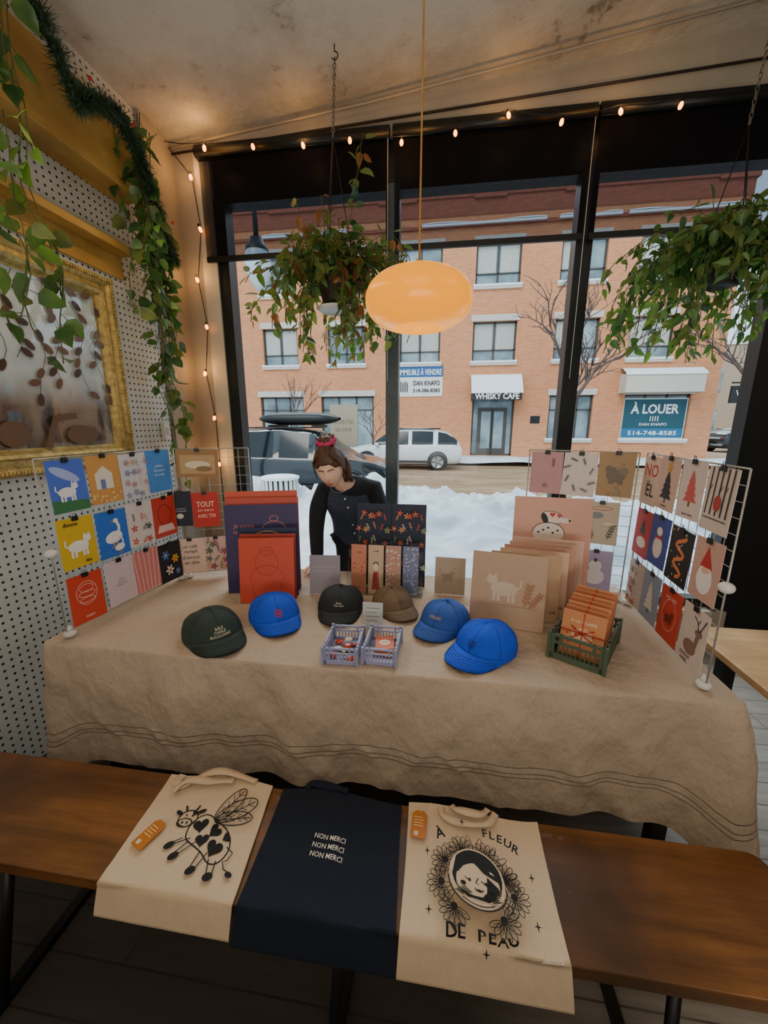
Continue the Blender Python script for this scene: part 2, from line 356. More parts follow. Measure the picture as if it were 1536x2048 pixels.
b=MB(); zc=ceilz(LX); b.lathe([(.05,0),(.05,-.015),(.01,-.03),(0,-.03)],M['white'],20,T(LX,LY,zc+.003)); b.obj('ceiling_canopy',root)
# ---------------------------------------------------------------- plants
def leaf(b,p,d,n,s,m,wide=.42):
    d=Vector(d).normalized(); n=Vector(n); r=d.cross(n)
    r=r.normalized() if r.length>1e-4 else d.orthogonal().normalized(); n=r.cross(d).normalized(); p=Vector(p)
    def q(x,y,z): return p+r*x*s+d*y*s+n*z*s
    vs=[q(0,0,0),q(-wide*.9,.12,.05),q(-wide,.45,.06),q(-wide*.55,.78,.02),q(0,1.05,-.12),q(wide*.55,.78,.02),q(wide,.45,.06),q(wide*.9,.12,.05),q(0,.35,-.03),q(0,.7,-.05)]
    b.add(vs,[(0,8,2,1),(8,9,3,2),(9,4,3),(0,7,6,8),(8,6,5,9),(9,5,4)],m,True)
def rv(a=1): return Vector((random.uniform(-a,a),random.uniform(-a,a),random.uniform(-a,a)))
def vine(b,pts,step,size,mats,wide=.42,r=.0022,jit=.02):
    b.tube(pts,r,M['vine'],4)
    pts=[Vector(p) for p in pts]
    for i in range(len(pts)-1):
        L=(pts[i+1]-pts[i]).length; k=max(1,int(L/step+random.random()))
        for j in range(k):
            p=pts[i].lerp(pts[i+1],(j+random.random())/k); t=(pts[i+1]-pts[i]).normalized()
            d=(rv()+Vector((0,0,-.7))+t*.3); q=p+d.normalized()*jit
            b.tube([p,q],r*.6,M['vine'],3); leaf(b,q,d,rv()+Vector((0,-.6,.5)),size*random.uniform(.6,1.25),random.choice(mats),wide)
def chain(b,p0,p1,m,L=.03):
    p0=Vector(p0);p1=Vector(p1); n=max(1,int((p1-p0).length/(L*.75))); d=(p1-p0)/n
    for i in range(n):
        c=p0+d*(i+.5); ax=Vector((1,0,0)) if i%2 else Vector((0,1,0)); u=d.normalized()
        b.tube([c+u*math.cos(a)*L*.5+ax*math.sin(a)*L*.22 for a in [2*PI*k/8 for k in range(8)]],L*.07,m,4,closed=True)
def hanging(cx,cy,zp,hook,sx,zlow,n,label,mats,seed,topz,potm,extra=False,lift=1.0):
    random.seed(seed)
    b=MB(); prof=[(0,-.16),(.075,-.16),(.085,-.14),(.11,-.01),(.118,0),(.118,.012),(.105,.012),(.10,-.02),(0,-.03)]
    b.lathe(prof,potm,28,T(cx,cy,zp)); root=b.obj('hanging_plant',label=label,category='plant',group='potted vines hung from the ceiling')
    if extra:
        b=MB(); b.lathe([(0,-.20),(.10,-.195),(.12,-.18),(.115,-.178),(0,-.185)],M['white'],28,T(cx,cy,zp)); b.obj('drip_saucer',root)
    b=MB(); hz=ceilz(hook[0])
    b.tube([(hook[0],hook[1],hz+.01),(hook[0],hook[1],hz-.03)]+[(hook[0]+.018*math.sin(a),hook[1],hz-.05+.018*math.cos(a)) for a in [i*PI/6 for i in range(9)]],.003,M['black'],5)
    b.obj('ceiling_hook',root)
    b=MB(); chain(b,(hook[0],hook[1],hz-.06),(cx,cy,topz),M['chain'],.034); b.obj('chain',root)
    b=MB()
    for k in range(3):
        a=2*PI*k/3+.4; b.tube([(cx,cy,topz),(cx+.115*math.cos(a),cy+.115*math.sin(a),zp)],.003,M['black'],5)
    b.obj('hanger_cord',root)
    b=MB()
    for i in range(n):
        a=2*PI*random.random(); R=random.uniform(.18,1)*sx; hgt=random.uniform(.05,.26)*lift; low=zlow+random.random()**1.0*(zp-zlow+.02)
        low=max(low,zlow+(R/sx)*.10)
        ca,sa=math.cos(a),math.sin(a)*.45
        pts=[]
        for k in range(8):
            t=k/7; x=cx+ca*(.08+R*(1-(1-t)**1.7)); y=cy+sa*(.16+R*(1-(1-t)**1.7)); y=min(y,2.74)
            z=zp+hgt*math.sin(min(1,t*1.6)*PI*.62)*(1-t*.2)+(low-zp)*t**1.6
            pts.append(Vector((x,y,z))+rv(.012)*(k>0))
        vine(b,pts,.026,.064,mats,.27,.0022)
    for i in range(20):
        a=2*PI*random.random(); R=random.uniform(0,.16); p=Vector((cx+R*math.cos(a),cy+R*math.sin(a),zp))
        q=p+Vector((math.cos(a)*.08,math.sin(a)*.08,random.uniform(.10,.30)*lift)); vine(b,[p,p.lerp(q,.5)+rv(.02),q],.025,.066,mats,.28)
    if extra:
        vine(b,[(cx+.02,cy,zp),(cx+.10,cy-.02,zp+.3),(cx+.14,cy-.02,zp+.5),(cx+.17,cy-.03,zp+.66)],.03,.07,mats,.32)
    b.obj('foliage',root)
G=[M['green1'],M['green1'],M['green2'],M['green3']]
hanging(-.62,2.42,2.45,(-.61,2.46),.49,1.90,76,'trailing plant in a dark pot hung on a chain',G+[M['green3'],M['green3'],M['flare_tint']],3,3.12,M['pot'],True)
hanging(1.42,2.42,2.46,(1.47,2.44),.55,1.84,90,'bushy green hanging plant with cascading narrow leaves',G,5,3.0,M['pot'],False,.75)
random.seed(11)
PG=[M['green1'],M['green1'],M['green3'],M['green2']]
def hangv(b,x,y,z0,z1,sp=.05,size=.075,dens=.045):
    n=max(3,int((z0-z1)/.09)); pts=[]
    for k in range(n+1):
        t=k/n; pts.append((x+.02*math.sin(k*1.3+y*9)+sp*.3*t,y+sp*math.sin(k*.7+x*30)*t,z0+(z1-z0)*t))
    vine(b,pts,dens,size,PG,.40,.003,.03)
b=MB()
for k in range(12):
    y=2.18+.34*random.random(); x=-1.78+.16*random.random(); hangv(b,x,y,3.26-.1*random.random()-max(0,y-2.3)*1.2,2.2+.5*random.random())
b.tube([(-1.8,2.1,3.21),(-1.77,2.3,3.24),(-1.77,2.38,3.18),(-1.78,2.44,3.0)],.004,M['vine'],5)
for yy,zl in ((2.36,2.05),(2.42,1.75),(2.47,1.25),(2.45,1.55),(2.50,1.9),(2.40,1.35)): hangv(b,-1.80+.05*random.random(),yy,2.95,zl,.07,.08,.062)
b.obj('trailing_pothos',label='long pothos vine trailing from the wall shelf beside the window',category='plant')
b=MB()
for k,(y,zl) in enumerate([(1.38,1.95),(1.45,2.0),(1.52,1.9),(1.58,2.15),(1.42,2.3),(1.60,1.86)]): hangv(b,-1.70+.06*random.random(),y,3.2 if k%2 else 2.75,zl,.05,.092,.10)
b.tube([(-1.8,1.45,3.21),(-1.7,1.45,3.22),(-1.68,1.45,3.15)],.004,M['vine'],5)
b.obj('trailing_pothos',label='pothos with broad leaves hanging in front of the picture',category='plant')
random.seed(12)
b=MB(); gp=[(-1.64,1.2,3.36),(-1.63,1.5,3.34),(-1.62,1.72,3.20),(-1.62,1.84,2.98),(-1.62,1.93,3.06),(-1.62,2.08,3.10),(-1.62,2.2,3.00),(-1.64,2.3,2.84),(-1.66,2.38,2.68),(-1.69,2.48,2.64),(-1.72,2.54,2.62)]
path=[]
for i in range(len(gp)-1):
    for k in range(7): path.append(Vector(gp[i]).lerp(Vector(gp[i+1]),k/7))
b.tube(path,.014,M['tinsel'],5)
for p in path:
    for k in range(120):
        d=rv().normalized(); q=p+rv(.014); e=q+d*random.uniform(.04,.078); r=d.orthogonal().normalized()*.0026
        b.add([q-r,q+r,e],[(0,1,2)],M['tinsel'])
for q in ((-1.56,1.86,3.08),(-1.56,2.34,2.74),(-1.56,2.1,3.06),(-1.56,1.62,3.26)): b.sphere(q,.009,C('#b02018'),8,6)
b.obj('tinsel_garland',kind='stuff',label='dark green tinsel garland draped along the shelf edge',category='garland')
# ---------------------------------------------------------------- gilt picture
def picm():
    m,nt,b=newmat('old_picture'); co=objco(nt)
    sp=nt.nodes.new('ShaderNodeSeparateXYZ'); nt.links.new(co,sp.inputs[0])
    f=ramp(nt,noisen(nt,2.2,5,co),.35,.65); g=ramp(nt,noisen(nt,7,5,objco(nt,(1,1,.4))),.5,.6)
    low=mixc(nt,f,lin('#8f7a5e'),lin('#5c4632')); low=mixc(nt,g,low,lin('#33261c'))
    hi=mixc(nt,f,lin('#d6dad6'),lin('#b4c0c2')); a=nt.nodes.new('ShaderNodeMath'); a.operation='SUBTRACT'; a.inputs[1].default_value=1.3
    nt.links.new(sp.outputs[2],a.inputs[0]); w=ramp(nt,a.outputs[0],.38,.55)
    nt.links.new(mixc(nt,w,low,hi),b.inputs['Base Color'])
    b.inputs['Roughness'].default_value=.5; b.inputs['Coat Weight'].default_value=1; b.inputs['Coat Roughness'].default_value=.02; b.inputs['Coat IOR'].default_value=1.8; return m
M['pic']=picm()
y0,y1,z0,z1=1.22,2.17,1.37,2.40
def rectframe(b,prof,m):
    n=len(prof); vs=[];fs=[]
    for (yy,zz,sy,sz) in ((y0,z0,1,1),(y1,z0,-1,1),(y1,z1,-1,-1),(y0,z1,1,-1)):
        for (d,h) in prof: vs.append((-1.898+h,yy+sy*d,zz+sz*d))
    for i in range(4):
        for j in range(n-1): a=i*n+j;c=((i+1)%4)*n+j; fs.append((a,a+1,c+1,c))
    b.add(vs,fs,m)
b=MB(); rectframe(b,[(0,0),(0,.03),(.015,.05),(.03,.045),(.045,.03),(.075,.035),(.085,.055),(.10,.045),(.115,.02),(.125,.018),(.125,0)],M['gold'])
for t in range(60):
    for zz in (z0+.02,z1-.02): b.sphere((-1.848,y0+(y1-y0)*(t+.5)/60,zz),(.008,.007,.011),M['gold'],6,5)
    for yy in (y0+.02,y1-.02): b.sphere((-1.848,yy,z0+(z1-z0)*(t+.5)/60),(.008,.011,.007),M['gold'],6,5)
root=b.obj('framed_artwork',label='ornate gilt frame with glazed old picture on pegboard',category='picture')
b=MB(); b.box(-1.897,-1.882,y0+.12,y1-.12,z0+.12,z1-.12,M['pic']); b.obj('glazed_print',root)
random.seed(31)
b=MB(); dk=C('#4a3220',.25); dk2=C('#6b4c30',.25)  # vines reflected in the glass, painted as dark leaf shapes
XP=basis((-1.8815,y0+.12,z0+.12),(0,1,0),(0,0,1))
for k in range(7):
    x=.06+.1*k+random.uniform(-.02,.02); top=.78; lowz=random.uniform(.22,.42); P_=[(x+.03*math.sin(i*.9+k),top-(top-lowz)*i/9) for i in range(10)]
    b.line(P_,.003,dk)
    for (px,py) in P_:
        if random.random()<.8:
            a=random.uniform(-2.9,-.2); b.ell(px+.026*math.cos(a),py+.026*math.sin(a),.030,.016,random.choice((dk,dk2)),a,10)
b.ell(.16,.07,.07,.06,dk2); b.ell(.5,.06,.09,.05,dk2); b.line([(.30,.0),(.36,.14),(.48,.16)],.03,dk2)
b.obj('painted_reflection',root,X=XP,label='painted reflection of leafy vines on the old picture')
b=MB(); b.box(-1.9,-1.87,2.47,2.53,1.50,1.62,M['white']); b.box(-1.872,-1.866,2.485,2.515,1.535,1.585,M['jamb']); b.obj('wall_switch',bevel=.003,label='small cream wall switch plate',category='switch')
# ---------------------------------------------------------------- table and cloth
TT=.762
b=MB(); b.box(-1.46,.93,1.2,2.06,.715,.752,M['lightw']); root=b.obj('table',label='long trestle table hidden under a linen cloth',category='table')
for x in (-1.38,.84):
    for y in (1.27,1.97):
        b=MB(); b.box(x-.025,x+.025,y-.025,y+.025,0,.715,M['black']); b.obj('leg',root)
X0,X1,Y0,Y1=-1.53,.965,1.17,2.085
per=[]; r=.02
def seg(ax,ay,bx,by,n): 
    for i in range(n): t=i/n; per.append((ax+(bx-ax)*t,ay+(by-ay)*t,None))
def arc(cx,cy,a0,n=8):
    for i in range(n): a=a0+PI/2*i/n; per.append((cx+r*math.cos(a),cy+r*math.sin(a),a))
arc(X0+r,Y0+r,PI); seg(X0+r,Y0,X1-r,Y0,260); arc(X1-r,Y0+r,1.5*PI); seg(X1,Y0+r,X1,Y1-r,80); arc(X1-r,Y1-r,0); seg(X1-r,Y1,X0+r,Y1,120); arc(X0+r,Y1-r,PI/2); seg(X0,Y1-r,X0,Y0+r,80)
rings=[0,.004,.012,.03,.05,.08,.11,.14,.17,.20,.23,.26,.285,.305,.3075,.320,.330,.3325,.346,.3485,.37,.39,.42,.45,.47]
dark={13,16,18}
N=len(per); vs=[]; b=MB()
def nrm(x,y,a):
    if a is not None: return math.cos(a),math.sin(a)
    if abs(y-Y0)<1e-5: return 0,-1
    if abs(y-Y1)<1e-5: return 0,1
    return (1,0) if x>0 else (-1,0)
def ridge(x,y,z):
    n=abs(noise.noise(Vector((x,y,z)))); return max(0,1-n/.13)
for ri,d in enumerate(rings):
    for i,(x,y,a) in enumerate(per):
        nx,ny=nrm(x,y,a); cd=min(math.hypot(x-cx,y-cy) for cx in (X0,X1) for cy in (Y0,Y1)); cn=math.exp(-(cd/.12)**2)
        s=x*1.0+y*1.7; k=d/.47
        w=.014*math.sin(s*9+1.5*math.sin(s*4))+.007*math.sin(s*21+2*math.sin(s*5))+.020*noise.noise(Vector((x*4,y*4,d*1.5)))+.007*noise.noise(Vector((x*14,y*14,d*8)))
        w+=.009*ridge(x*2.4+d*2.2,y*2.4,7)+.007*ridge(x*3.1-d*3.5,y*3.1,27)
        out=.003*min(1,d/.004)+.020*k+w*min(1,d/.16)+cn*.085*k**.8
        z=TT-.002-(d*(1+.22*cn+.02*math.sin(s*2.1)+.02*noise.noise(Vector((x*2,y*2,1)))))-.004*noise.noise(Vector((x*5,y*5,0)))*k
        vs.append((x+nx*out,y+ny*out,z))
thread=mat('dark_thread','#5a4a3e',.9)
fsA=[];fsB=[]
for ri in range(len(rings)-1):
    for i in range(N):
        f=(ri*N+i,ri*N+(i+1)%N,(ri+1)*N+(i+1)%N,(ri+1)*N+i); (fsB if ri in dark else fsA).append(f)
b.add(vs,fsA,M['linen'],True); b.add(vs,fsB,thread,True)
b.add([(x,y,TT-.002) for x,y,a in per],[tuple(range(N))],M['linen'])
b.obj('tablecloth',label='beige linen tablecloth with dark stitched lines near the hem',category='tablecloth')
b=MB(); b.box(1.13,2.3,1.12,1.76,.69,.72,M['lightw']); root=b.obj('side_table',bevel=.005,label='pale wooden table beside the covered table',category='table')
b=MB(); b.box(1.2,2.2,1.18,1.70,.64,.69,M['black']); b.obj('apron',root)
for x in (1.25,2.15):
    for y in (1.22,1.66):
        b=MB(); b.box(x-.025,x+.025,y-.025,y+.025,0,.64,M['black']); b.obj('leg',root)
# ---------------------------------------------------------------- bench
b=MB(); x0,x1,y0b,y1b=-2.0+.12,.90,.645,.955
R_=.04; pl=[]
for cx,cy,a0 in ((x1-R_,y0b+R_,-PI/2),(x1-R_,y1b-R_,0),(x0+R_,y1b-R_,PI/2),(x0+R_,y0b+R_,PI)):
    for i in range(7): a=a0+PI/2*i/6; pl.append((cx+R_*math.cos(a),cy+R_*math.sin(a)))
n=len(pl); b.add([(x,y,.425) for x,y in pl]+[(x,y,.462) for x,y in pl],[tuple(range(n,2*n)),tuple(range(n))[::-1]]+[(i,(i+1)%n,n+(i+1)%n,n+i) for i in range(n)],M['benchw'])
root=b.obj('bench',bevel=.004,label='long brown wooden bench with black metal legs',category='bench')
for x in (-1.15,-.2,.55):
    b=MB(); b.tube([(x,.68,.415),(x-.02,.60,.02)],.014,M['black'],8); b.tube([(x,.92,.415),(x-.02,1.0,.02)],.014,M['black'],8)
    b.box(x-.035,x-.005,.56,1.04,0,.025,M['black']); b.box(x-.02,x+.02,.66,.94,.405,.425,M['black']); b.obj('leg',root)
# ---------------------------------------------------------------- art helpers
INK='#141414'
def cat(b,cx,cy,s,col,flip=1,legs=4):
    m=C(col); f=flip
    b.ell(cx,cy,s*.5,s*.28,m); b.ell(cx+f*s*.45,cy+s*.32,s*.2,s*.18,m)
    for dx in (.33,.55): b.poly([(cx+f*s*(dx-.07),cy+s*.42),(cx+f*s*(dx+.07),cy+s*.42),(cx+f*s*dx,cy+s*.62)],m)
    for dx in (-.35,-.18,.2,.36)[:legs]: b.poly([(cx+s*dx-s*.06,cy),(cx+s*dx-s*.06,cy-s*.5),(cx+s*dx+s*.06,cy-s*.5),(cx+s*dx+s*.06,cy)],m)
    b.line([(cx-f*s*.45,cy),(cx-f*s*.62,cy+s*.15),(cx-f*s*.6,cy+s*.4)],s*.08,m)
def goose(b,cx,cy,s,col,beak='#f0a030'):
    m=C(col); b.ell(cx,cy,s*.42,s*.26,m,.2); b.line([(cx+s*.25,cy+s*.1),(cx+s*.3,cy+s*.45),(cx+s*.2,cy+s*.7)],s*.13,m); b.ell(cx+s*.18,cy+s*.72,s*.12,s*.1,m)
    b.poly([(cx+s*.08,cy+s*.75),(cx+s*.08,cy+s*.66),(cx-s*.08,cy+s*.69)],C(beak)); 
    for dx in (-.05,.12): b.line([(cx+s*dx,cy-s*.2),(cx+s*dx,cy-s*.45),(cx+s*(dx-.1),cy-s*.45)],s*.05,C(beak))
def flower(b,cx,cy,r,col,cc='#e8c040',n=6,rot=0):
    for i in range(n): a=rot+2*PI*i/n; b.ell(cx+math.cos(a)*r*.6,cy+math.sin(a)*r*.6,r*.42,r*.22,C(col),a,10)
    b.ell(cx,cy,r*.25,r*.25,C(cc),0,10)
def sprig(b,cx,cy,h,col,rot=0,n=5):
    m=C(col); dx,dy=math.sin(rot)*h,math.cos(rot)*h; b.line([(cx,cy),(cx+dx,cy+dy)],h*.04,m)
    for i in range(1,n+1):
        t=i/n
        for s in (-1,1): a=PI/2-rot+s*.8; b.ell(cx+dx*t+math.cos(a)*h*.12,cy+dy*t+math.sin(a)*h*.12,h*.13,h*.055,m,a,8)
def xtree(b,cx,cy,w,h,col,n=4):
    for i in range(n):
        t=i/n; ww=w*(1-.7*t); b.poly([(cx-ww/2,cy+h*t*.8),(cx+ww/2,cy+h*t*.8),(cx,cy+h*t*.8+h*.42)],C(col))
    b.line([(cx,cy),(cx,cy-h*.15)],w*.1,C('#5a3a24'))
def dots(b,w,h,col,n,r,seed=1):
    q=random.Random(seed)
    for i in range(n): b.ell(q.uniform(-w/2+r,w/2-r),q.uniform(r,h-r),r*q.uniform(.5,1),r*q.uniform(.5,1),C(col),q.random()*3,8)
def florals(b,w,h,cols,n,r,seed=1):
    q=random.Random(seed); k=max(2,int(n**.5)+1)
    for i in range(k):
        for j in range(k):
            x=-w/2+w*(i+.5)/k+q.uniform(-1,1)*w*.06; y=h*(j+.5)/k+q.uniform(-1,1)*h*.04; c=q.choice(cols)
            if q.random()<.5: flower(b,x,y,r,c,q.choice(cols),5,q.random()*6)
            else: sprig(b,x,y-r,r*2,c,q.uniform(-.8,.8),3)
def TX(lines,col,size=.016,y=.6,fit=None,bold=.01):
    def f(b,w,h):
        for i,l in enumerate(lines): b.text(l,0,h*y-i*size*1.15,size,C(col),fit=(w*fit if fit else None),bold=bold)
    return f
def clipm():
    b=MB(); b.box(-.012,.012,-.012,.006,.001,.006,M['black']); b.tube([(-.006,.004,.004),(-.004,.018,.006),(.004,.018,.006),(.006,.004,.004)],.0012,M['black'],4); return b
_clipmesh=[None]
def card(w,h,bg,art,X,name,label,cat_,group=None,clip=False,th=.0016):
    b=MB(); b.box(-w/2,w/2,0,h,-th,0,C(bg))
    if art: art(b,w,h)
    kw=dict(label=label,category=cat_)
    if group: kw['group']=group
    o=b.obj(name,X=X,**kw)
    if clip:
        if _clipmesh[0] is None:
            c=clipm().obj('binder_clip',o,X=T(0,h,0),label='small black binder clip'); _clipmesh[0]=c.data
        else:
            c=bpy.data.objects.new('binder_clip',_clipmesh[0]); COL.objects.link(c); c.parent=o; c.matrix_local=T(0,h,0); c['label']='small black binder clip'
    return o
# ---------------------------------------------------------------- grid racks
def rack(p0,p1,z0,z1,label):
    p0=Vector((*p0,0));p1=Vector((*p1,0)); L=(p1-p0).length; X=basis((p0.x,p0.y,0),p1-p0,(0,0,1))
    b=MB(); n=max(2,round(L/.05)); m=round((z1-z0)/.05)
    for i in range(n+1): b.tube([(L*i/n,z0,0),(L*i/n,z1,0)],.003 if i in(0,n) else .0013,M['wire'],5)
    for j in range(m+1): z=z0+(z1-z0)*j/m; b.tube([(0,z,.002),(L,z,.002)],.003 if j in(0,m) else .0013,M['wire'],5)
    root=b.obj('grid_panel',X=X,label=label,category='display rack',group='wire grid display panels on the table')
    for x in (.012,L-.012):
        b=MB(); b.sphere((x,TT+.016,0),(.022,.016,.022),M['white']); b.sphere((x,z0+.008,0),(.013,.014,.013),M['white'],12,8); b.obj('ball_foot',root,label='white ball foot')
    b=MB(); b.sphere((L if label.startswith('wire grid panel cov') else 0,1.12,0),(.022,.018,.022),M['white']); b.obj('connector_knob',root,label='white ball connector')
    return X,L
XA,LA=rack((-1.455,1.21),(-1.39,1.84),TT+.03,1.48,'white wire grid panel covered with colourful cards')
XB,LB=rack((-1.375,1.86),(-1.03,2.0),TT+.03,1.48,'wire grid panel with dark and red cards')
XC,LC=rack((.455,2.04),(.895,1.885),TT+.03,1.48,'wire grid panel with botanical and holiday cards')
XD,LD=rack((.915,1.86),(.875,1.22),TT+.03,1.48,'wire grid panel covered with holiday cards')
CW,CH=.145,.205
tops=[1.475,1.24,1.005]
cA=[
 [('#4f6fd0',lambda b,w,h:(b.poly([(-w/2,0),(w/2,0),(w/2,h*.18),(-w/2,h*.25)],C('#3f7a4a')),b.ell(-w*.05,h*.72,w*.42,h*.09,C('#a9b8ea'),-.5),cat(b,-.01,h*.38,.07,'#f2f2f2')),'blue card with white animals'),
  ('#d49a4e',lambda b,w,h:(b.poly([(-w*.3,h*.3),(w*.25,h*.3),(w*.25,h*.62),(-w*.02,h*.78),(-w*.3,h*.62)],C('#e9dfcf')),b.poly([(-w*.15,h*.3),(0,h*.3),(0,h*.5),(-w*.15,h*.5)],C('#6d7fb0')),dots(b,w,h*.25,'#e8c88a',12,.008)),'ochre card with a little house'),
  ('#dcd8d8',lambda b,w,h:florals(b,w*.8,h*.9,['#c58a8a','#7a8bb0','#d9b36a'],9,.016,4),'pale card with scattered flowers'),
  ('#4a8fd8',TX(['petites','douceurs','du matin'],'#d8e8fa',.018,.62),'bright blue card with white lettering')],
 [('#dbb92a',lambda b,w,h:(cat(b,0,h*.42,.085,'#f5f2ea'),b.text('Bonne',-.02,h*.88,.022,C(INK),shear=.3),b.text('fête',.03,h*.1,.018,C(INK),shear=.3)),'yellow card with a white dog'),
  ('#2f6fd0',lambda b,w,h:(goose(b,0,h*.42,.1,'#f4f4f2'),goose(b,.02,h*.18,.06,'#f4f4f2')),'blue card with white geese'),
  ('#e2d6d0',lambda b,w,h:(florals(b,w*.8,h*.8,['#d04a3a','#3a3a3a','#e08a7a'],6,.018,9)),'cream card with red flowers'),
  ('#c93c28',lambda b,w,h:(b.ellline(0,h*.55,w*.3,h*.25,.004,C('#7c1c14')),b.poly([(-w*.4,h*.12),(w*.4,h*.12),(w*.3,h*.3),(-w*.3,h*.3)],C('#e8c8b8'))),'red card with a bowl drawing')],
 [('#d2452e',lambda b,w,h:(b.ellline(0,h*.6,w*.3,h*.24,.002,C('#f0d8c8')),b.ellline(0,h*.7,w*.2,h*.08,.002,C('#f0d8c8')),b.ellline(0,h*.58,w*.24,h*.06,.002,C('#f0d8c8')),b.ellline(0,h*.46,w*.22,h*.05,.002,C('#f0d8c8')),b.text('miam',0,h*.12,.018,C('#f0d8c8'))),'red orange card with line drawing'),
  ('#d8c6cf',TX(['SOIS','DOUX','POUR TOI'],'#8b7780',.012,.55),'pale pink card with small lettering'),
  ('#d9827e',lambda b,w,h:[b.line([(x*w,0),(x*w*1.3+.005,h)],.004,C('#f0cfc6')) for x in (-.4,-.25,-.1,.05,.2,.35)],'pink striped card'),
  ('#16161c',lambda b,w,h:(flower(b,-.03,h*.7,.025,'#4f74c8'),flower(b,.03,h*.55,.025,'#e8b43a','#d04a3a'),flower(b,-.015,h*.3,.028,'#e6dcd0','#d04a3a'),flower(b,.035,h*.2,.02,'#4f74c8')),'black card with bright flowers')]]
gA='greeting cards clipped on wire grids'
random.seed(21)
def hang(X,L,rows,cols_u,toplist,w=CW,h=CH):
    for r,row in enumerate(rows):
        for c,spec in enumerate(row):
            bg,art,lab=spec[:3]; ww,hh=(spec[3] if len(spec)>3 else (w,h)); u=cols_u[r][c]; zt=toplist[r]+random.uniform(-.006,.006)
            Xc=X@T(u,zt-hh,.009+.002*(c%2))@T(0,hh,0)@Matrix.Rotation(random.uniform(-.03,.03),4,'Z')@Rx(-.02)@T(0,-hh,0)
            card(ww,hh,bg,art,Xc,'greeting_card',lab+' on the wire grid','card',gA,clip=True)
hang(XA,LA,cA,[[.10,.255,.405,.55]]*3,tops)
cB=[[('#9a7448',lambda b,w,h:(b.poly([(-w*.42,h*.12),(w*.42,h*.12),(w*.42,h*.8),(-w*.42,h*.8)],C('#b89a6c')),b.ell(0,h*.45,w*.3,h*.14,C('#e0d4b8')),b.ell(.03,h*.3,w*.2,h*.1,C('#8a6d42'))),'kraft card with a landscape',(.205,.145))],
 [('#151c30',TX(['LES PETITS','BONHEURS'],'#b8b0c8',.011,.5),'navy card with tiny lettering',(.115,.19)),('#bb2a22',lambda b,w,h:(b.text('TOUT',0,h*.66,.042,C('#f0dcc8'),fit=w*.66),b.text('EST MIEUX',0,h*.48,.014,C('#f0dcc8'),fit=w*.6),b.text('AVEC TOI',0,h*.32,.026,C('#f0dcc8'),fit=w*.66)),'red card with cream lettering',(.135,.19))],
 [('#dcc2b2',TX(['un café','rempli','d\'amour','en tête'],'#2a2220',.027,.78,bold=.004),'pink beige card with handwritten words',(.145,.195)),('#cdb7b0',lambda b,w,h:florals(b,w*.95,h*.95,['#8a3a4a','#3a4a6a','#c98a4a','#5a6a4a'],12,.02,3),'floral patterned card',(.12,.195))]]
hang(XB,LB,cB,[[.115],[.006,.130],[.03,.165]],[1.475,1.25,.995])
cC=[[('#bd9296',lambda b,w,h:(sprig(b,.03,h*.62,.04,'#7a4a5a'),flower(b,.0,h*.2,.012,'#8a5560')),'mauve card with small sprig'),
  ('#d6cdc6',lambda b,w,h:[sprig(b,.042*math.cos(a)-.008*math.sin(a),h*.5+.062*math.sin(a),.032,'#3d3a3a',-a+.4,4) for a in [i*PI/4 for i in range(8)]],'grey card with dark leaf wreath'),
  ('#a3855e',lambda b,w,h:(b.ell(0,h*.5,w*.28,h*.17,C('#6f6355')),b.ell(-w*.2,h*.62,w*.12,h*.08,C('#6f6355')),b.ell(w*.2,h*.58,w*.13,h*.09,C('#7d7060')),b.ell(-w*.1,h*.34,w*.09,h*.06,C('#6f6355')),b.ell(w*.14,h*.34,w*.09,h*.06,C('#6f6355')),dots(b,w*.5,h*.9,'#8b7c68',8,.01,5)),'kraft card with a grey furry animal')],
 [('#c9c0c8',lambda b,w,h:(b.ell(0,h*.7,w*.25,h*.1,C('#8a86b8')),b.ell(0,h*.4,w*.3,h*.12,C('#a7a2c8')),b.ell(.01,h*.16,w*.22,h*.08,C('#7a8a6a'))),'card with lilac animals'),
  ('#c0b5a2',lambda b,w,h:(b.ell(-.02,h*.68,w*.2,h*.08,C('#7d8a8a')),b.ellline(0,h*.85,w*.3,h*.04,.003,C('#c0503a')),sprig(b,.03,h*.1,.07,'#55604a',.3),sprig(b,-.03,h*.1,.06,'#8a5a3a',-.3),b.ell(.03,h*.5,w*.16,h*.05,C('#d9cdb4'))),'beige card with drawn plants')],
 [('#d9d0cc',lambda b,w,h:(xtree(b,.005,h*.45,.05,.07,'#2d3a30'),b.ell(-.02,h*.3,.028,.016,C('#b8332a')),b.ell(.03,h*.28,.02,.014,C('#c0503a'))),'white card with a tree and berries'),
  ('#a9a3c4',lambda b,w,h:(b.ell(0,h*.35,w*.3,h*.2,C('#e4e0e6')),b.ell(0,h*.62,w*.2,h*.13,C('#e4e0e6')),b.ell(0,h*.76,.008,.01,C('#5a4a3a'))),'lilac card with a snowy pear shape')]]
hang(XC,LC,cC,[[.085,.235,.385],[.18,.345],[.17,.345]],tops)
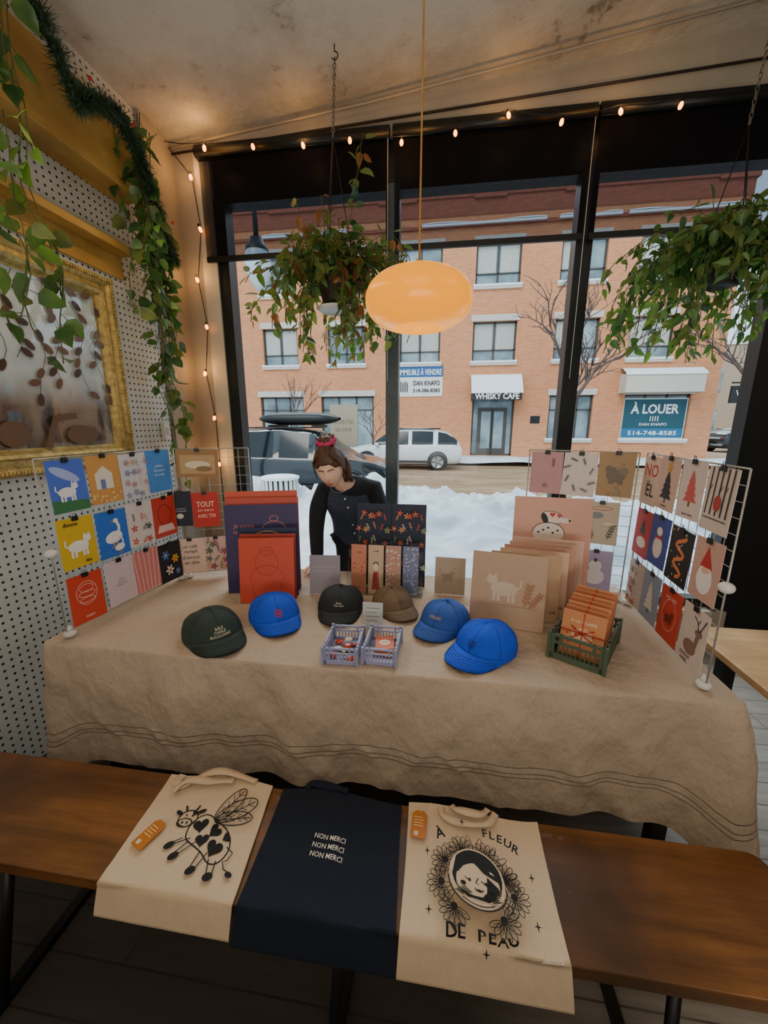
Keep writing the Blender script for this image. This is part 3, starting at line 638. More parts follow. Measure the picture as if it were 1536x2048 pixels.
cD=[[('#d6bba4',lambda b,w,h:(b.text('NO',.0,h*.72,.075,C('#c23a2c')),b.text('ËL',.01,h*.34,.075,C('#2c2a28'))),'card with large festive lettering'),
  ('#cfae98',lambda b,w,h:(xtree(b,0,h*.22,.09,.11,'#2b2a28'),flower(b,0,h*.82,.02,'#e0a83a','#e0a83a',5),b.text('joyeux',0,h*.08,.014,C(INK))),'card with dark tree and gold star'),
  ('#dccbc0',lambda b,w,h:(xtree(b,0,h*.3,.085,.11,'#cf5a52'),b.text('Joyeux temps',0,h*.08,.012,C(INK))),'cream card with a pink fir tree'),
  ('#d3c4b6',lambda b,w,h:[b.line([(x*w,h*.25),(x*w+.004,h*.99)],.007,C('#26211f')) for x in (-.38,-.2,-.02,.16,.34)]+[b.line([(x*w+.002,h*.6),((x+.1)*w,h*.72)],.003,C('#26211f')) for x in (-.38,-.02,.16)]+[b.ell(0,h*.45,.018,.025,C('#b03a2c')),b.line([(-w*.4,h*.2),(w*.4,h*.2)],.003,C(INK))],'card with dark birch trunks')],
 [('#b8352a',lambda b,w,h:(b.ell(0,h*.3,w*.3,h*.12,C('#e6dccf')),xtree(b,0,h*.5,.06,.06,'#2d3a30')),'red card with a small tree'),
  ('#3a4a9a',lambda b,w,h:(b.ell(0,h*.38,w*.25,h*.22,C('#e8dcd0')),b.ell(0,h*.7,w*.15,h*.09,C('#e8dcd0')),b.poly([(-w*.2,h*.55),(w*.2,h*.55),(w*.2,h*.6),(-w*.2,h*.6)],C('#c23a2c'))),'blue card with a white bear'),
  ('#1d201f',lambda b,w,h:(b.line([(.03*math.sin(i*.9),h*.12+h*.76*i/16) for i in range(17)],.014,C('#d97a4a')),dots(b,w,h,'#d8d0c0',14,.005,8)),'black card with an orange winding ribbon'),
  ('#c7a091',lambda b,w,h:(b.ell(0,h*.35,w*.28,h*.24,C('#ece4de')),b.poly([(-w*.22,h*.55),(w*.22,h*.55),(0,h*.9)],C('#b8332a')),b.ell(0,h*.5,w*.14,h*.05,C('#e0b49c'))),'pink card with a bearded red hat figure')],
 [('#c4b4a6',lambda b,w,h:florals(b,w*.9,h*.9,['#c9803a','#5a6a4a','#a8352a'],9,.018,7),'patterned card with orange flowers'),
  ('#8d9ab0',lambda b,w,h:(xtree(b,0,h*.25,.08,.12,'#d9d6cf')),'grey blue card with a white tree'),
  ('#c6402c',lambda b,w,h:(b.ellline(0,h*.5,w*.32,h*.3,.002,C('#e8c8b8')),b.text('HO HO',0,h*.82,.018,C('#e8c8b8'),fit=w*.5),cat(b,0,h*.45,.05,'#7a2418')),'red card with line drawing'),
  ('#d3c1b7',lambda b,w,h:(b.ell(-.005,h*.3,w*.25,h*.13,C('#8a6a5a')),b.line([(.02,h*.35),(.03,h*.6)],.018,C('#8a6a5a')),b.ell(.03,h*.62,.02,.013,C('#8a6a5a')),b.line([(.03,h*.65),(.015,h*.8),(-.005,h*.86)],.004,C(INK)),b.line([(.035,h*.65),(.05,h*.8),(.06,h*.9)],.004,C(INK)),b.line([(.02,h*.76),(.03,h*.85)],.003,C(INK)),b.text('JOYEUX',-.02,h*.12,.016,C(INK)),b.text('NOËL',-.02,h*.04,.016,C(INK))),'cream card with a brown deer')]]
hang(XD,LD,cD,[[.085,.235,.39,.55]]*3,tops)
# ---------------------------------------------------------------- art prints leaning
def lean(o,xd,ang,w,h,bg,art,name,label,group,th=.003):
    x=Vector((*xd,0)).normalized(); n=x.cross(Vector((0,0,1))); up=Vector((0,0,1))*math.cos(ang)-n*math.sin(ang)
    return card(w,h,bg,art,basis((o[0],o[1],TT+.001),x,up),name,label,'print' if name=='art_print' else 'card',group,th=th)
gL='art prints stacked leaning on the table'
xl=(.95,.26)
lean((-.885,1.80),xl,.10,.36,.51,'#cf5a44',None,'art_print','large coral red print at the back of a stack',gL)
lean((-.87,1.772),xl,.11,.36,.48,'#c04e40',None,'art_print','red print behind the purple one',gL)
lean((-.865,1.745),xl,.12,.36,.45,'#3a3160',lambda b,w,h:(b.text('Je pense',-.09,h*.76,.03,C('#cf7a7a'),bold=.0,shear=.2),b.text('toujours',-.09,h*.69,.03,C('#cf7a7a'),bold=.0,shear=.2),b.ellline(.06,h*.68,.065,.06,.003,C('#cf7a7a')),b.ellline(.06,h*.66,.03,.012,.003,C('#cf7a7a'),0,PI,2*PI),b.ell(.035,h*.72,.004,.004,C('#cf7a7a')),b.ell(.085,h*.72,.004,.004,C('#cf7a7a')),b.ellline(.06,h*.84,.02,.015,.003,C('#cf7a7a')),b.ellline(.05,h*.45,.1,.08,.003,C('#cf7a7a'),0,0,PI)),'art_print','dark purple print with pink line drawing and lettering',gL)
lean((-.82,1.70),(.98,.18),.12,.29,.345,'#1d2a52',lambda b,w,h:b.ellline(0,h*.75,.09,.07,.003,C('#d8a04a'),0,0,PI),'art_print','navy print with a gold arc drawing',gL)
lean((-.805,1.665),(.98,.18),.13,.27,.325,'#a83a2c',None,'art_print','deep red print in the stack',gL)
lean((-.795,1.625),(.98,.2),.15,.26,.315,'#cc4c36',lambda b,w,h:(b.ellline(0,h*.62,.055,.06,.002,C('#8c2c20')),b.ellline(0,h*.36,.08,.07,.002,C('#8c2c20'),0,0,PI),b.ellline(0,h*.80,.03,.02,.002,C('#8c2c20')),b.line([(-.07,h*.3),(-.06,h*.1),(.06,h*.1),(.07,h*.3)],.002,C('#8c2c20'))),'art_print','red orange print with a line drawn figure',gL)
xr=(.97,-.16)
gR='pale art prints stacked leaning on the table'
lean((.56,1.90),(.99,-.1),.10,.36,.495,'#d9a896',lambda b,w,h:(b.ellline(-.0,h*.80,.052,.03,.0025,C(INK),-.2),b.ell(-.0,h*.80,.05,.028,C('#e9ddd4'),-.2),b.ell(.055,h*.775,.028,.014,C('#e9ddd4'),-.1),b.ell(.08,h*.775,.006,.005,C(INK)),b.ell(-.035,h*.79,.014,.028,C(INK),.4),b.heart(.0,h*.83,.014,C('#c23a3a')),b.heart(.032,h*.82,.012,C('#c23a3a')),b.ellline(-.015,h*.64,.075,.055,.0025,C(INK),0,0,PI),b.ell(-.015,h*.64,.072,.052,C('#e9ddd4')),*[b.ell(-.06+.022*i,h*.665+.012*((i*7)%3)-.008,.006,.005,C(INK),0,8) for i in range(5)]),'art_print','dusty pink print with a spotted dog drawing',gR)
for i,(ox,oy,c,wd,hh,lab) in enumerate([(.52,1.80,'#dcb8a2',.31,.315,'peach'),(.49,1.76,'#d0aa94',.30,.305,'pinkish beige'),(.46,1.72,'#c39480',.30,.30,'clay pink'),(.43,1.68,'#d8b59a',.29,.295,'pale peach'),(.385,1.63,'#bd9a78',.29,.295,'tan')]):
    lean((ox,oy),xr,.13,wd,hh,c,lambda b,w,h:b.text('joli',w*.42,h*.15,.02,C(INK),rot=0),'art_print',lab+' print in a leaning stack',gR)
lean((.30,1.545),(.97,-.2),.16,.30,.315,'#b89a80',lambda b,w,h:(cat(b,-.015,h*.52,.11,'#cbb8a2',-1),sprig(b,.07,h*.3,.09,'#a87254',.2),sprig(b,.09,h*.3,.07,'#a87254',.6),b.line([(-w*.4,h*.3),(w*.4,h*.3)],.0012,C('#9a7c60'))),'art_print','beige print with a pale bear and rust leaves',gR)
def navyfl(b,w,h): florals(b,w*.95,h*.95,['#c9503a','#e0a06a','#8aa06a','#d9cdb4'],30,.017,6)
lean((-.325,1.90),(1,0),.08,.175,.44,'#16223e',navyfl,'art_print','navy print with red and cream flowers','navy floral prints side by side')
lean((-.14,1.91),(1,0),.08,.175,.44,'#16223e',navyfl,'art_print','navy print with red and cream flowers','navy floral prints side by side')
gB='bookmarks standing in the clear rack'
bm=[('#cc8468',lambda b,w,h:(b.text('oui',0,h*.85,.02,C('#7a2a1a')),dots(b,w,h*.7,'#a8482e',10,.006,2))),
    ('#d0b298',lambda b,w,h:(b.poly([(-.02,.02),(.02,.02),(.012,h*.45),(-.012,h*.45)],C('#b02a28')),b.ell(0,h*.55,.012,.018,C('#e8d8c8')),b.ellline(0,h*.6,.012,.012,.005,C(INK),0,0,PI),b.text('CAFÉ',0,h*.88,.012,C(INK)))),
    ('#c09484',lambda b,w,h:dots(b,w,h,'#e6d8cc',40,.006,4)),('#7680a4',lambda b,w,h:dots(b,w,h,'#cfd2e4',60,.005,5))]
for i,(c,a) in enumerate(bm):
    lean((-.385+.088*i,1.80),(1,0),.12,.078,.25,c,a,'bookmark',['coral bookmark with speckles','pink bookmark with figure in red dress','dusty pink dotted bookmark','blue grey dotted bookmark'][i],gB)
b=MB(); A_=M['acryl']; b.box(-.44,-.06,1.775,1.778,TT+.0,TT+.12,A_); b.box(-.44,-.06,1.835,1.838,TT,TT+.30,A_); b.box(-.44,-.06,1.775,1.838,TT-.001,TT+.0005,A_)
for x in (-.44,-.342,-.254,-.166,-.06): b.box(x,x+.002,1.775,1.838,TT,TT+.2,A_)
b.obj('acrylic_rack',label='clear acrylic bookmark rack on the linen cloth',category='rack')
lean((-.55,1.76),(1,.1),.12,.155,.20,'#9a95a0',lambda b,w,h:(b.line([(-w*.35,h*.7),(w*.35,h*.7)],.0015,C('#c9c4cc')),b.line([(-w*.35,h*.6),(w*.2,h*.6)],.0015,C('#c9c4cc'))),'greeting_card','plain grey lilac card standing upright',gA)
lean((.075,1.84),(1,-.05),.12,.15,.19,'#ad9c87',lambda b,w,h:(cat(b,-.01,h*.5,.05,'#97866f'),dots(b,w*.8,h*.8,'#97866f',8,.006,3)),'greeting_card','small taupe card standing upright',gA)
b=MB(); b.box(-.045,.045,0,.115,-.002,.0,A_); b.box(-.043,.043,.002,.112,-.0035,-.0025,C('#ddd8d2')); b.box(-.045,.045,0,.003,-.03,.03,A_)
for i in range(4): b.box(-.03,.03-.01*(i%2),.085-.018*i,.088-.018*i,-.0025,-.0018,C('#8d8883'))
b.obj('price_stand',X=basis((-.255,1.46,TT),(1,0,0),(0,.12,1)),label='small clear stand with a printed white card',category='sign')
# ---------------------------------------------------------------- caps
def cap(x,y,ang,col,dk,label,txt=None,tcol='#d8d4c8',seed=0,sc_=1.0,tsize=.02):
    X=T(x,y,TT)@Rz(ang)@Matrix.Scale(sc_,4)
    mc=mat('cap_fabric_'+str(seed),col,.85,var=.12,vs=14,bump=.5,bs=30); md=mat('cap_dark_'+str(seed),dk,.9)
    A,Bb,H=.108,.114,.098; E1,E2=.72,.95
    def shell(a,v,k=1.0):
        t=v*PI/2; cr=math.cos(t)**E1; hz=math.sin(t)**E2
        sag=1+.07*noise.noise(Vector((math.cos(a)*1.3,math.sin(a)*1.3,v*1.6+seed*5)))*(.3+v)
        pan=1-.014*abs(math.sin(3*a+PI/2))**8
        return Vector((A*cr*math.cos(a)*sag*pan*k,Bb*cr*math.sin(a)*sag*pan*k-.004+.018*hz,H*hz*(1+.10*noise.noise(Vector((math.cos(a)*1.2,math.sin(a)*1.2,seed*3.1))))*(1-.12*max(0,math.sin(a))*hz)+.004))
    b=MB(); b.grid(lambda u,v:shell(2*PI*u,v),60,14,mc)
    for k in range(6):
        a=PI*k/3+PI/6
        b.tube([shell(a,v,1.004) for v in [i/14 for i in range(14)]],.0008,md,4)
    root=b.obj('baseball_cap',X=X,label=label,category='cap',group='baseball caps on the linen tablecloth')
    top=shell(0,1.0)
    b=MB(); b.sphere((top.x,top.y,top.z+.001),(.008,.008,.005),mc,12,6); b.obj('button',root)
    b=MB()
    def brim(off):
        def f(u,v):
            a=-PI/2+(u-.5)*2.35; s=(u-.5)*2
            base=shell(a,.03); ext=.085*(1-abs(s)**2.4)
            px=base.x*(1+.12*v*(1-abs(s)**2)); py=base.y-ext*v
            z=.030-.026*(px/A)**2*(.55+.6*v)-.012*v+off
            return Vector((px,py,max(.0015+off*.5,z)))
        return f
    b.grid(brim(.0),28,8,mc); b.grid(brim(-.003),28,8,md)
    for v in (.3,.45,.6,.75,.88,.96): b.tube([brim(.0008)(i/28,v) for i in range(2,27)],.0006,md,3)
    b.obj('brim',root)
    b=MB()
    if txt:
        for i,l in enumerate(txt): b.text(l,0,.063-i*tsize*.95,tsize,C(tcol),bold=.01,z=0)
    else:
        for i in range(5): b.ellline(.008*math.sin(i*2),.055+.005*math.cos(i*3),.010,.006,.0016,C(tcol),i)
        b.v=[Vector((p.x,p.y,0)) for p in b.v]
    def w(p):
        hz=max(.02,min(.98,(p.y-.004)/H)); t=math.asin(hz**(1/E2)); cr=math.cos(t)**E1; a=-PI/2+math.asin(max(-.95,min(.95,p.x/(A*cr))))
        q=shell(a,t/(PI/2)); return Vector((q.x*1.015,q.y-.0032,q.z+.001))
    b.warp(w); b.obj('embroidery',root,label='stitched emblem lettering')
    return root
cap(-.90,1.325,.85,'#2b3a33','#0d1411','dark green baseball cap with cream stitched words',['RÂLE','CHIALE','BOUGONNE'],'#c9c6b0',seed=1,sc_=1.06,tsize=.0125)
cap(-.71,1.505,.60,'#1650d6','#0a2a80','bright blue baseball cap with small red stitching',None,'#c0302a',seed=2,sc_=1.03)
cap(-.435,1.635,.15,'#23282a','#0a0c0b','black baseball cap with small stitched script',['Besoin','d\'une sieste'],seed=3,sc_=1.0,tsize=.009)
cap(-.195,1.675,.55,'#75604c','#3a2c20','brown baseball cap on the cloth',['sauvage'],'#4a3a2c',seed=4,sc_=.90,tsize=.010)
cap(.050,1.550,-.50,'#2b55a8','#102658','denim blue baseball cap with yellow stitched word',['COLLOC'],'#c9b44a',seed=5,sc_=.97,tsize=.013)
cap(.205,1.375,-.70,'#1150e0','#0a2a80','vivid blue baseball cap turned sideways',None,'#0a2a80',seed=6,sc_=1.04)
# ---------------------------------------------------------------- crates
def crate(cx,cy,ang,W,D,H,m,label,group=None,holes=4):
    X=T(cx,cy,TT)@Rz(ang); b=MB(); t=.004*max(1,W/.15)
    b.box(-W/2+t,W/2-t,-D/2+t,D/2-t,.002,.006,m)
    root=b.obj('storage_crate',X=X,label=label,category='crate',**({'group':group} if group else {}))
    def side(L,rot,off):
        q=MB()
        q.box(-L/2,L/2,-t/2,t/2,0,H*.22,m); q.box(-L/2,L/2,-t,t,H*.9,H,m); q.box(-L/2,L/2,-t*.7,t*.7,H*.62,H*.70,m)
        q.box(-L/2,-L/2+L*.1,-t/2,t/2,0,H,m); q.box(L/2-L*.1,L/2,-t/2,t/2,0,H,m)
        for i in range(1,holes*2): x=-L/2+L*.1+L*.8*i/(holes*2); q.box(x-.0018,x+.0018,-t/2,t/2,H*.2,H*.64,m)
        q.box(-L*.32,-L*.27,-t/2,t/2,H*.6,H,m); q.box(L*.27,L*.32,-t/2,t/2,H*.6,H,m)
        q.obj('side_panel',root,X=Rz(rot)@T(0,-off,0))
    side(W,0,D/2-t/2); side(W,PI,D/2-t/2); side(D,PI/2,W/2-t/2); side(D,-PI/2,W/2-t/2)
    for sx in (-1,1):
        for sy in (-1,1):
            q=MB(); q.box(sx*W/2-t*1.2,sx*W/2+t*1.2,sy*D/2-t*1.2,sy*D/2+t*1.2,0,H*1.04,m); q.obj('corner_post',root)
    return root
M['lilac']=mat('lilac_plastic','#9294b4',.45,var=.05); M['gcrate']=mat('green_plastic','#4a5a46',.5,var=.05)
gS='small lilac folding crates side by side'
crate(-.33,1.275,.03,.125,.165,.065,M['lilac'],'small lilac plastic crate holding round badges',gS); crate(-.185,1.29,-.03,.12,.165,.065,M['lilac'],'small lilac plastic crate holding red stickers',gS)
rng=random.Random(5)
i=0
for gx,gy in [(-.36,1.225),(-.325,1.235),(-.295,1.22),(-.355,1.27),(-.32,1.28),(-.297,1.265),(-.36,1.315),(-.325,1.325),(-.297,1.31)]:
    b=MB(); col=['#b8321f','#1a1a1a','#d84a2a','#e8ddd0'][i%4]; i+=1
    b.lathe([(0,.0),(.0145,.0),(.016,.003),(.013,.006),(0,.007)],C(col,.3),20); b.layer=.007; b.ell(0,0,.006,.004,C(['#f0e6d8','#e8ddd0','#f0c04a','#b8321f'][i%4]),0,10)
    b.obj('pin_badge',X=T(gx,gy,TT+.009+.010*(i%3)*.6)@Rx(rng.uniform(-.3,.3))@Ry(rng.uniform(-.3,.3)),label=['red round pin badge in the crate','black round pin badge in the crate','orange round pin badge in the crate','cream round pin badge in the crate'][(i-1)%4],category='badge',group='round pin badges in a lilac crate')
for k in range(4):
    card(.07,.09,'#d06a4a',lambda b,w,h:(b.ell(0,h*.5,w*.3,h*.2,C('#f0e0d0')),b.text('allô',0,h*.5,.02,C('#b8321f'))),T(-.187+.004*k,1.25+.006*k,TT+.012+.006*k)@Rz(.1*k-.15),'sticker','coral sticker lying in the lilac crate','sticker','stickers in a lilac crate')
gang=-.55
crate(.575,1.42,gang,.185,.27,.10,M['gcrate'],'dark green plastic crate filled with tied card bundles',None,5)
for k in range(7):
    yy=-.09+.028*k; hh=.165+.006*k
    Xk=T(.575,1.42,TT+.008)@Rz(gang)@T(0,yy,0)@Rx(PI/2-.22)
    def art(b,w,h,k=k):
        b.text('À LA CLAIRE',0,h*.80,.014,C('#e8d8c0'),fit=w*.6)
        b.ell(0,h*.5,w*.25,h*.16,C('#d8b898')); dots(b,w*.8,h*.7,'#c04a34',8,.006,k)
        b.line([(0,0),(0,h)],.004,C('#c8281c')); b.line([(-w/2,h*.55),(w/2,h*.55)],.004,C('#c8281c'))
    o=card(.145,hh,'#b86f48' if k%2 else '#c88658',art,Xk,'card_bundle','kraft card bundle tied with red ribbon in the crate','card bundle','kraft card bundles in the green crate',th=.012)
    if k==0:
        q=MB()
        for a in (.5,2.6,-.6,-2.5): q.tube([(0,hh*.55,.004),(math.cos(a)*.02,hh*.55+math.sin(a)*.02,.012),(math.cos(a)*.045,hh*.55+math.sin(a)*.04,.004)],.002,C('#c8281c'),5)
        q.obj('ribbon_bow',o,label='red ribbon bow')
# ---------------------------------------------------------------- tote bags
def tote(cx,ang,w,h,m,art,label,seed):
    def warp(p):
        x,y,z=p
        n=.004*noise.noise(Vector((x*7,y*7,seed)))+.002*noise.noise(Vector((x*22,y*22,seed)))
        taper=1+.02*math.sin(y*8+seed)
        top=.955+.01*math.sin(x*14+seed)
        L=h-y
        edge=.955-.640
        if L<edge: wy=top-L; wz=.4655; n=abs(n)
        else:
            e=L-edge; a=min(1.15,e*16); wy=.640-.010*math.sin(a)-.30*max(0,e-.01); wz=.4655-.85*max(0,e-.008)-.002*a; n=abs(n)*.5
        X=cx+x*taper
        X+= (wy-.8)*math.tan(ang)*-1
        return (X,wy-max(0,L-edge>0)*abs(n),wz+n+z+.004)
    b=MB()
    nx,ny=30,34
    b.grid(lambda u,v:Vector(((u-.5)*w,v*h,.001)),nx,ny,m); b.grid(lambda u,v:Vector(((u-.5)*w,v*h,-.005)),nx,ny,m)
    for q in (0,1):
        b.grid(lambda u,v:Vector(((q-.5)*w,u*h,.001-.006*v)),ny,1,m); b.grid(lambda u,v:Vector(((u-.5)*w,q*h,.001-.006*v)),nx,1,m)
    b.warp(warp); root=b.obj('tote_bag',label=label,category='tote bag',group='canvas tote bags laid on the bench')
    b=MB(); b.layer=.0015
    art(b); b.warp(warp); b.obj('printed_design',root)
    return root
def strap(pts,w,m,root,name='handle',tw=0):
    b=MB(); P=[Vector(p) for p in pts]; Q=[]
    for i in range(len(P)-1):
        for k in range(6): t=k/6; p0=P[max(0,i-1)];p1=P[i];p2=P[i+1];p3=P[min(len(P)-1,i+2)]; Q.append(.5*((2*p1)+(p2-p0)*t+(2*p0-5*p1+4*p2-p3)*t*t+(3*p1-p0-3*p2+p3)*t**3))
    Q.append(P[-1]); vs=[]; fs=[]
    for i,p in enumerate(Q):
        t=(Q[min(i+1,len(Q)-1)]-Q[max(i-1,0)]).normalized(); r=t.cross(Vector((0,0,1))); r=r.normalized() if r.length>.05 else Vector((1,0,0)); r=(r+Vector((0,0,.35*math.sin(i*.5+tw)))).normalized()
        for a,zz in ((-1,0),(1,0),(1,.003),(-1,.003)): vs.append(p+r*a*w/2+Vector((0,0,zz)))
    for i in range(len(Q)-1):
        for j in range(4): fs.append((4*i+j,4*i+(j+1)%4,4*i+4+(j+1)%4,4*i+4+j))
    fs+= [(0,1,2,3),tuple(4*(len(Q)-1)+k for k in (3,2,1,0))]
    b.add(vs,fs,m,True); b.obj(name,root)
BK=C(INK,.8)
def cow(b):
    cx,cy=.045,.215; m=BK; k=1.15
    P=[(-.058,.022),(-.03,.045),(.01,.030),(.045,.012),(.062,-.018),(.052,-.050),(.028,-.060),(.0,-.042),(-.03,-.028),(-.055,-.012)]
    Q=[]
    for i in range(len(P)):
        p0,p1,p2,p3=[Vector(P[(i+j)%len(P)]) for j in (-1,0,1,2)]
        for t in (0,.33,.66): q=.5*((2*p1)+(p2-p0)*t+(2*p0-5*p1+4*p2-p3)*t*t+(3*p1-p0-3*p2+p3)*t**3); Q.append((cx+q.x*k,cy+q.y*k))
    b.line(Q,.0036,m,closed=True)
    b.heart(cx-.037,cy+.020,.023,m,.3); b.heart(cx+.012,cy+.010,.021,m,-.6); b.heart(cx-.014,cy-.018,.020,m,.2); b.heart(cx+.030,cy-.032,.025,m,-.2); b.heart(cx+.053,cy+.0,.014,m,-.8)
    hx,hy=cx-.085,cy+.038
    b.ellline(hx,hy,.027,.024,.0032,m); b.ellline(hx-.004,hy-.013,.021,.012,.003,m); b.ell(hx-.010,hy-.013,.003,.004,m,0,8); b.ell(hx+.003,hy-.013,.003,.004,m,0,8); b.ell(hx-.008,hy+.008,.003,.003,m,0,8); b.ell(hx+.010,hy+.007,.003,.003,m,0,8)
    b.heart(hx+.014,hy+.016,.010,m,-.4)
    b.line([(hx-.014,hy+.020),(hx-.022,hy+.036)],.005,m); b.line([(hx+.012,hy+.021),(hx+.018,hy+.038)],.005,m); b.ell(hx-.032,hy+.014,.013,.006,m,-.5,10); b.ell(hx+.032,hy+.020,.013,.006,m,.5,10)
    for x0_,y0_,x1_,y1_ in ((-.058,-.018,-.095,-.035),(-.038,-.028,-.068,-.062),(.008,-.048,-.004,-.092),(.040,-.062,.048,-.098)):
        b.line([(cx+x0_-.010,cy+y0_),(cx+x1_-.006,cy+y1_)],.003,m); b.line([(cx+x0_+.011,cy+y0_),(cx+x1_+.008,cy+y1_)],.003,m); b.ell(cx+x1_,cy+y1_-.003,.014,.010,m,.5,10)
    b.line([(cx+.066,cy-.025),(cx+.088,cy-.035),(cx+.080,cy-.055),(cx+.070,cy-.06),(cx+.080,cy-.075),(cx+.095,cy-.078)],.003,m); b.ell(cx+.098,cy-.083,.010,.007,m)
    for (a,l,wd) in ((1.12,.120,.023),(.68,.132,.025),(.30,.110,.020)):
        sx_,sy_=cx+.000,cy+.030
        ex,ey=sx_+math.cos(a)*l*.52,sy_+math.sin(a)*l*.52; b.ellline(ex,ey,l*.50,wd,.0032,m,a)
        b.line([(sx_,sy_),(ex+math.cos(a)*l*.45,ey+math.sin(a)*l*.45)],.0026,m)
        for t in (.25,.42,.6,.78):
            px,py=sx_+math.cos(a)*l*t,sy_+math.sin(a)*l*t
            for s in (-1,1): b.line([(px,py),(px+math.cos(a+s*.7)*wd*.85,py+math.sin(a+s*.7)*wd*.85)],.002,m)
def nonmerci(b):
    for i in range(3): b.text('NON MERCI',-.005,.264-.024*i,.019,C('#e8e0d4',.8),fit=.090,bold=.010,wave=.0011)
def fleur(b):
    m=BK; cx,cy=-.005,.200
    for i in range(9):
        a=2*PI*i/9+.52; R=.088
        if 4.45<a%(2*PI)<4.95: continue
        fx,fy=cx+math.cos(a)*R,cy+math.sin(a)*R*.93
        for k in range(9):
            aa=a+(k-4)*.46
            b.ellline(fx+math.cos(aa)*.022,fy+math.sin(aa)*.022,.0160,.0064,.0017,m,aa,n=12)
            b.line([(fx+math.cos(aa)*.012,fy+math.sin(aa)*.012),(fx+math.cos(aa)*.028,fy+math.sin(aa)*.028)],.001,m)
        b.ell(fx,fy,.008,.008,m,0,10)
    for i in range(9):
        a=2*PI*(i+.5)/9+.52
        if 4.3<a%(2*PI)<5.1: continue
        for s in (-.14,.14): b.ellline(cx+math.cos(a+s)*.088,cy+math.sin(a+s)*.084,.019,.006,.0016,m,a+s*2,n=12)
    b.ell(cx,cy+.002,.068,.066,M['canvas'],0,28); b.ell(cx,cy+.008,.062,.056,m,0,28); b.ell(cx+.002,cy-.010,.053,.046,M['canvas'],0,28)
    b.poly([(cx-.055,cy+.024),(cx-.02,cy+.050),(cx+.0,cy+.032),(cx-.012,cy+.016),(cx-.050,cy+.004)],m); b.poly([(cx-.004,cy+.050),(cx+.053,cy+.022),(cx+.052,cy+.004),(cx+.018,cy+.016),(cx-.002,cy+.032)],m)
    for x in (cx-.018,cx+.022): b.ellline(x,cy-.002,.011,.005,.0024,m,0,PI,2*PI,8); b.ell(x,cy-.007,.004,.004,m,0,8)
    b.line([(cx+.004,cy+.002),(cx-.003,cy-.010),(cx+.004,cy-.012)],.0022,m); b.ellline(cx+.004,cy-.021,.010,.006,.0024,m,0,PI,2*PI,8); b.ell(cx+.004,cy-.025,.006,.0025,m,0,8)
    for s in (-1,1): b.ell(cx+s*.034,cy-.018,.007,.005,m,0,10)
    b.ellline(cx,cy-.012,.070,.052,.003,m,0,PI*.98,PI*2.02,20); b.ellline(cx,cy-.010,.057,.034,.0026,m,0,PI*1.02,PI*1.98,18); b.ellline(cx,cy-.014,.063,.043,.002,m,0,PI*1.3,PI*1.7,10)
    for s in (-1,1):
        for k in range(5): b.line([(cx+s*(.014+.005*k),cy-.036-.002*k),(cx+s*(.034+.005*k),cy-.026-.003*k)],.0026,m)
    for x,y,s_,r_,ch in ((-.098,.290,.036,.35,'À'),(.026,.313,.030,.05,'F'),(.045,.312,.030,-.05,'L'),(.064,.307,.030,-.15,'E'),(.084,.300,.030,-.28,'U'),(.103,.289,.030,-.4,'R')): b.text(ch,x,y,s_,m,rot=r_,bold=.022)
    for j,ch in enumerate('DE PEAU'): 
        if ch!=' ': b.text(ch,-.070+.0222*j,.082+.002*math.sin(j*2.3),.036,m,rot=.06*math.sin(j*3.1),bold=.022)
    for x,y in ((-.122,.11),(.122,.13),(-.130,.235),(.130,.225),(.005,.048),(-.035,.325)):
        b.poly([(x-.009,y),(x,y+.002),(x+.009,y),(x,y-.002)],m); b.poly([(x,y-.012),(x+.002,y),(x,y+.012),(x-.002,y)],m)
r1=tote(-.655,.085,.355,.395,M['canvas'],cow,'natural canvas tote bag printed with a winged cow',1)
r2=tote(-.262,.035,.385,.405,M['canvasnavy'],nonmerci,'navy tote bag with small white words',2)
r3=tote(.13,.0,.375,.405,M['canvas'],fleur,'natural canvas tote bag with flower face print',3)
strap([(-.80,.945,.475),(-.80,.915,.480),(-.77,.905,.482),(-.72,.945,.49),(-.66,.965,.487),(-.55,.955,.475)],.022,M['canvas'],r1)
strap([(-.79,.88,.482),(-.76,.915,.492),(-.69,.925,.488),(-.62,.94,.484)],.022,M['canvas'],r1)
strap([(-.38,.955,.472),(-.37,.975,.474),(-.30,.972,.474),(-.25,.965,.474)],.022,M['canvasnavy'],r2)
strap([(.04,.955,.474),(.05,.922,.480),(.10,.905,.484),(.17,.912,.484),(.20,.955,.474)],.02,M['canvas'],r3)
strap([(.07,.962,.474),(.09,.940,.488),(.15,.935,.488),(.18,.965,.474)],.02,M['canvas'],r3)
M['tagm']=mat('orange_tag','#c4741f',.5,var=.1)
def tag(x,y,ang,par):
    b=MB(); w,h=.042,.078; b.add([(-w/2,0,0),(w/2,0,0),(w/2,h-.01,0),(w/2-.01,h,0),(-w/2+.01,h,0),(-w/2,h-.01,0)]+[(-w/2,0,.0015),(w/2,0,.0015),(w/2,h-.01,.0015),(w/2-.01,h,.0015),(-w/2+.01,h,.0015),(-w/2,h-.01,.0015)],
      [(0,5,4,3,2,1),(6,7,8,9,10,11)]+[(i,(i+1)%6,6+(i+1)%6,6+i) for i in range(6)],M['tagm']); b.layer=.0018
    b.poly([(-.012,.006),(.0,.006),(.0,.018),(-.012,.018)],C('#d9cdb8'))
    for i in range(4): b.line([(-.015,.034+.008*i),(.013-.003*(i%2),.034+.008*i)],.0035,C('#e8b878'))
    b.tube([(0,h-.006,.002),(.01,h+.02,.004),(.03,h+.03,.003)],.0008,C('#d9cdb8'),4)
    b.obj('paper_tag',par,X=T(x,y,.4795)@Rz(ang),label='orange cardboard hang tag')
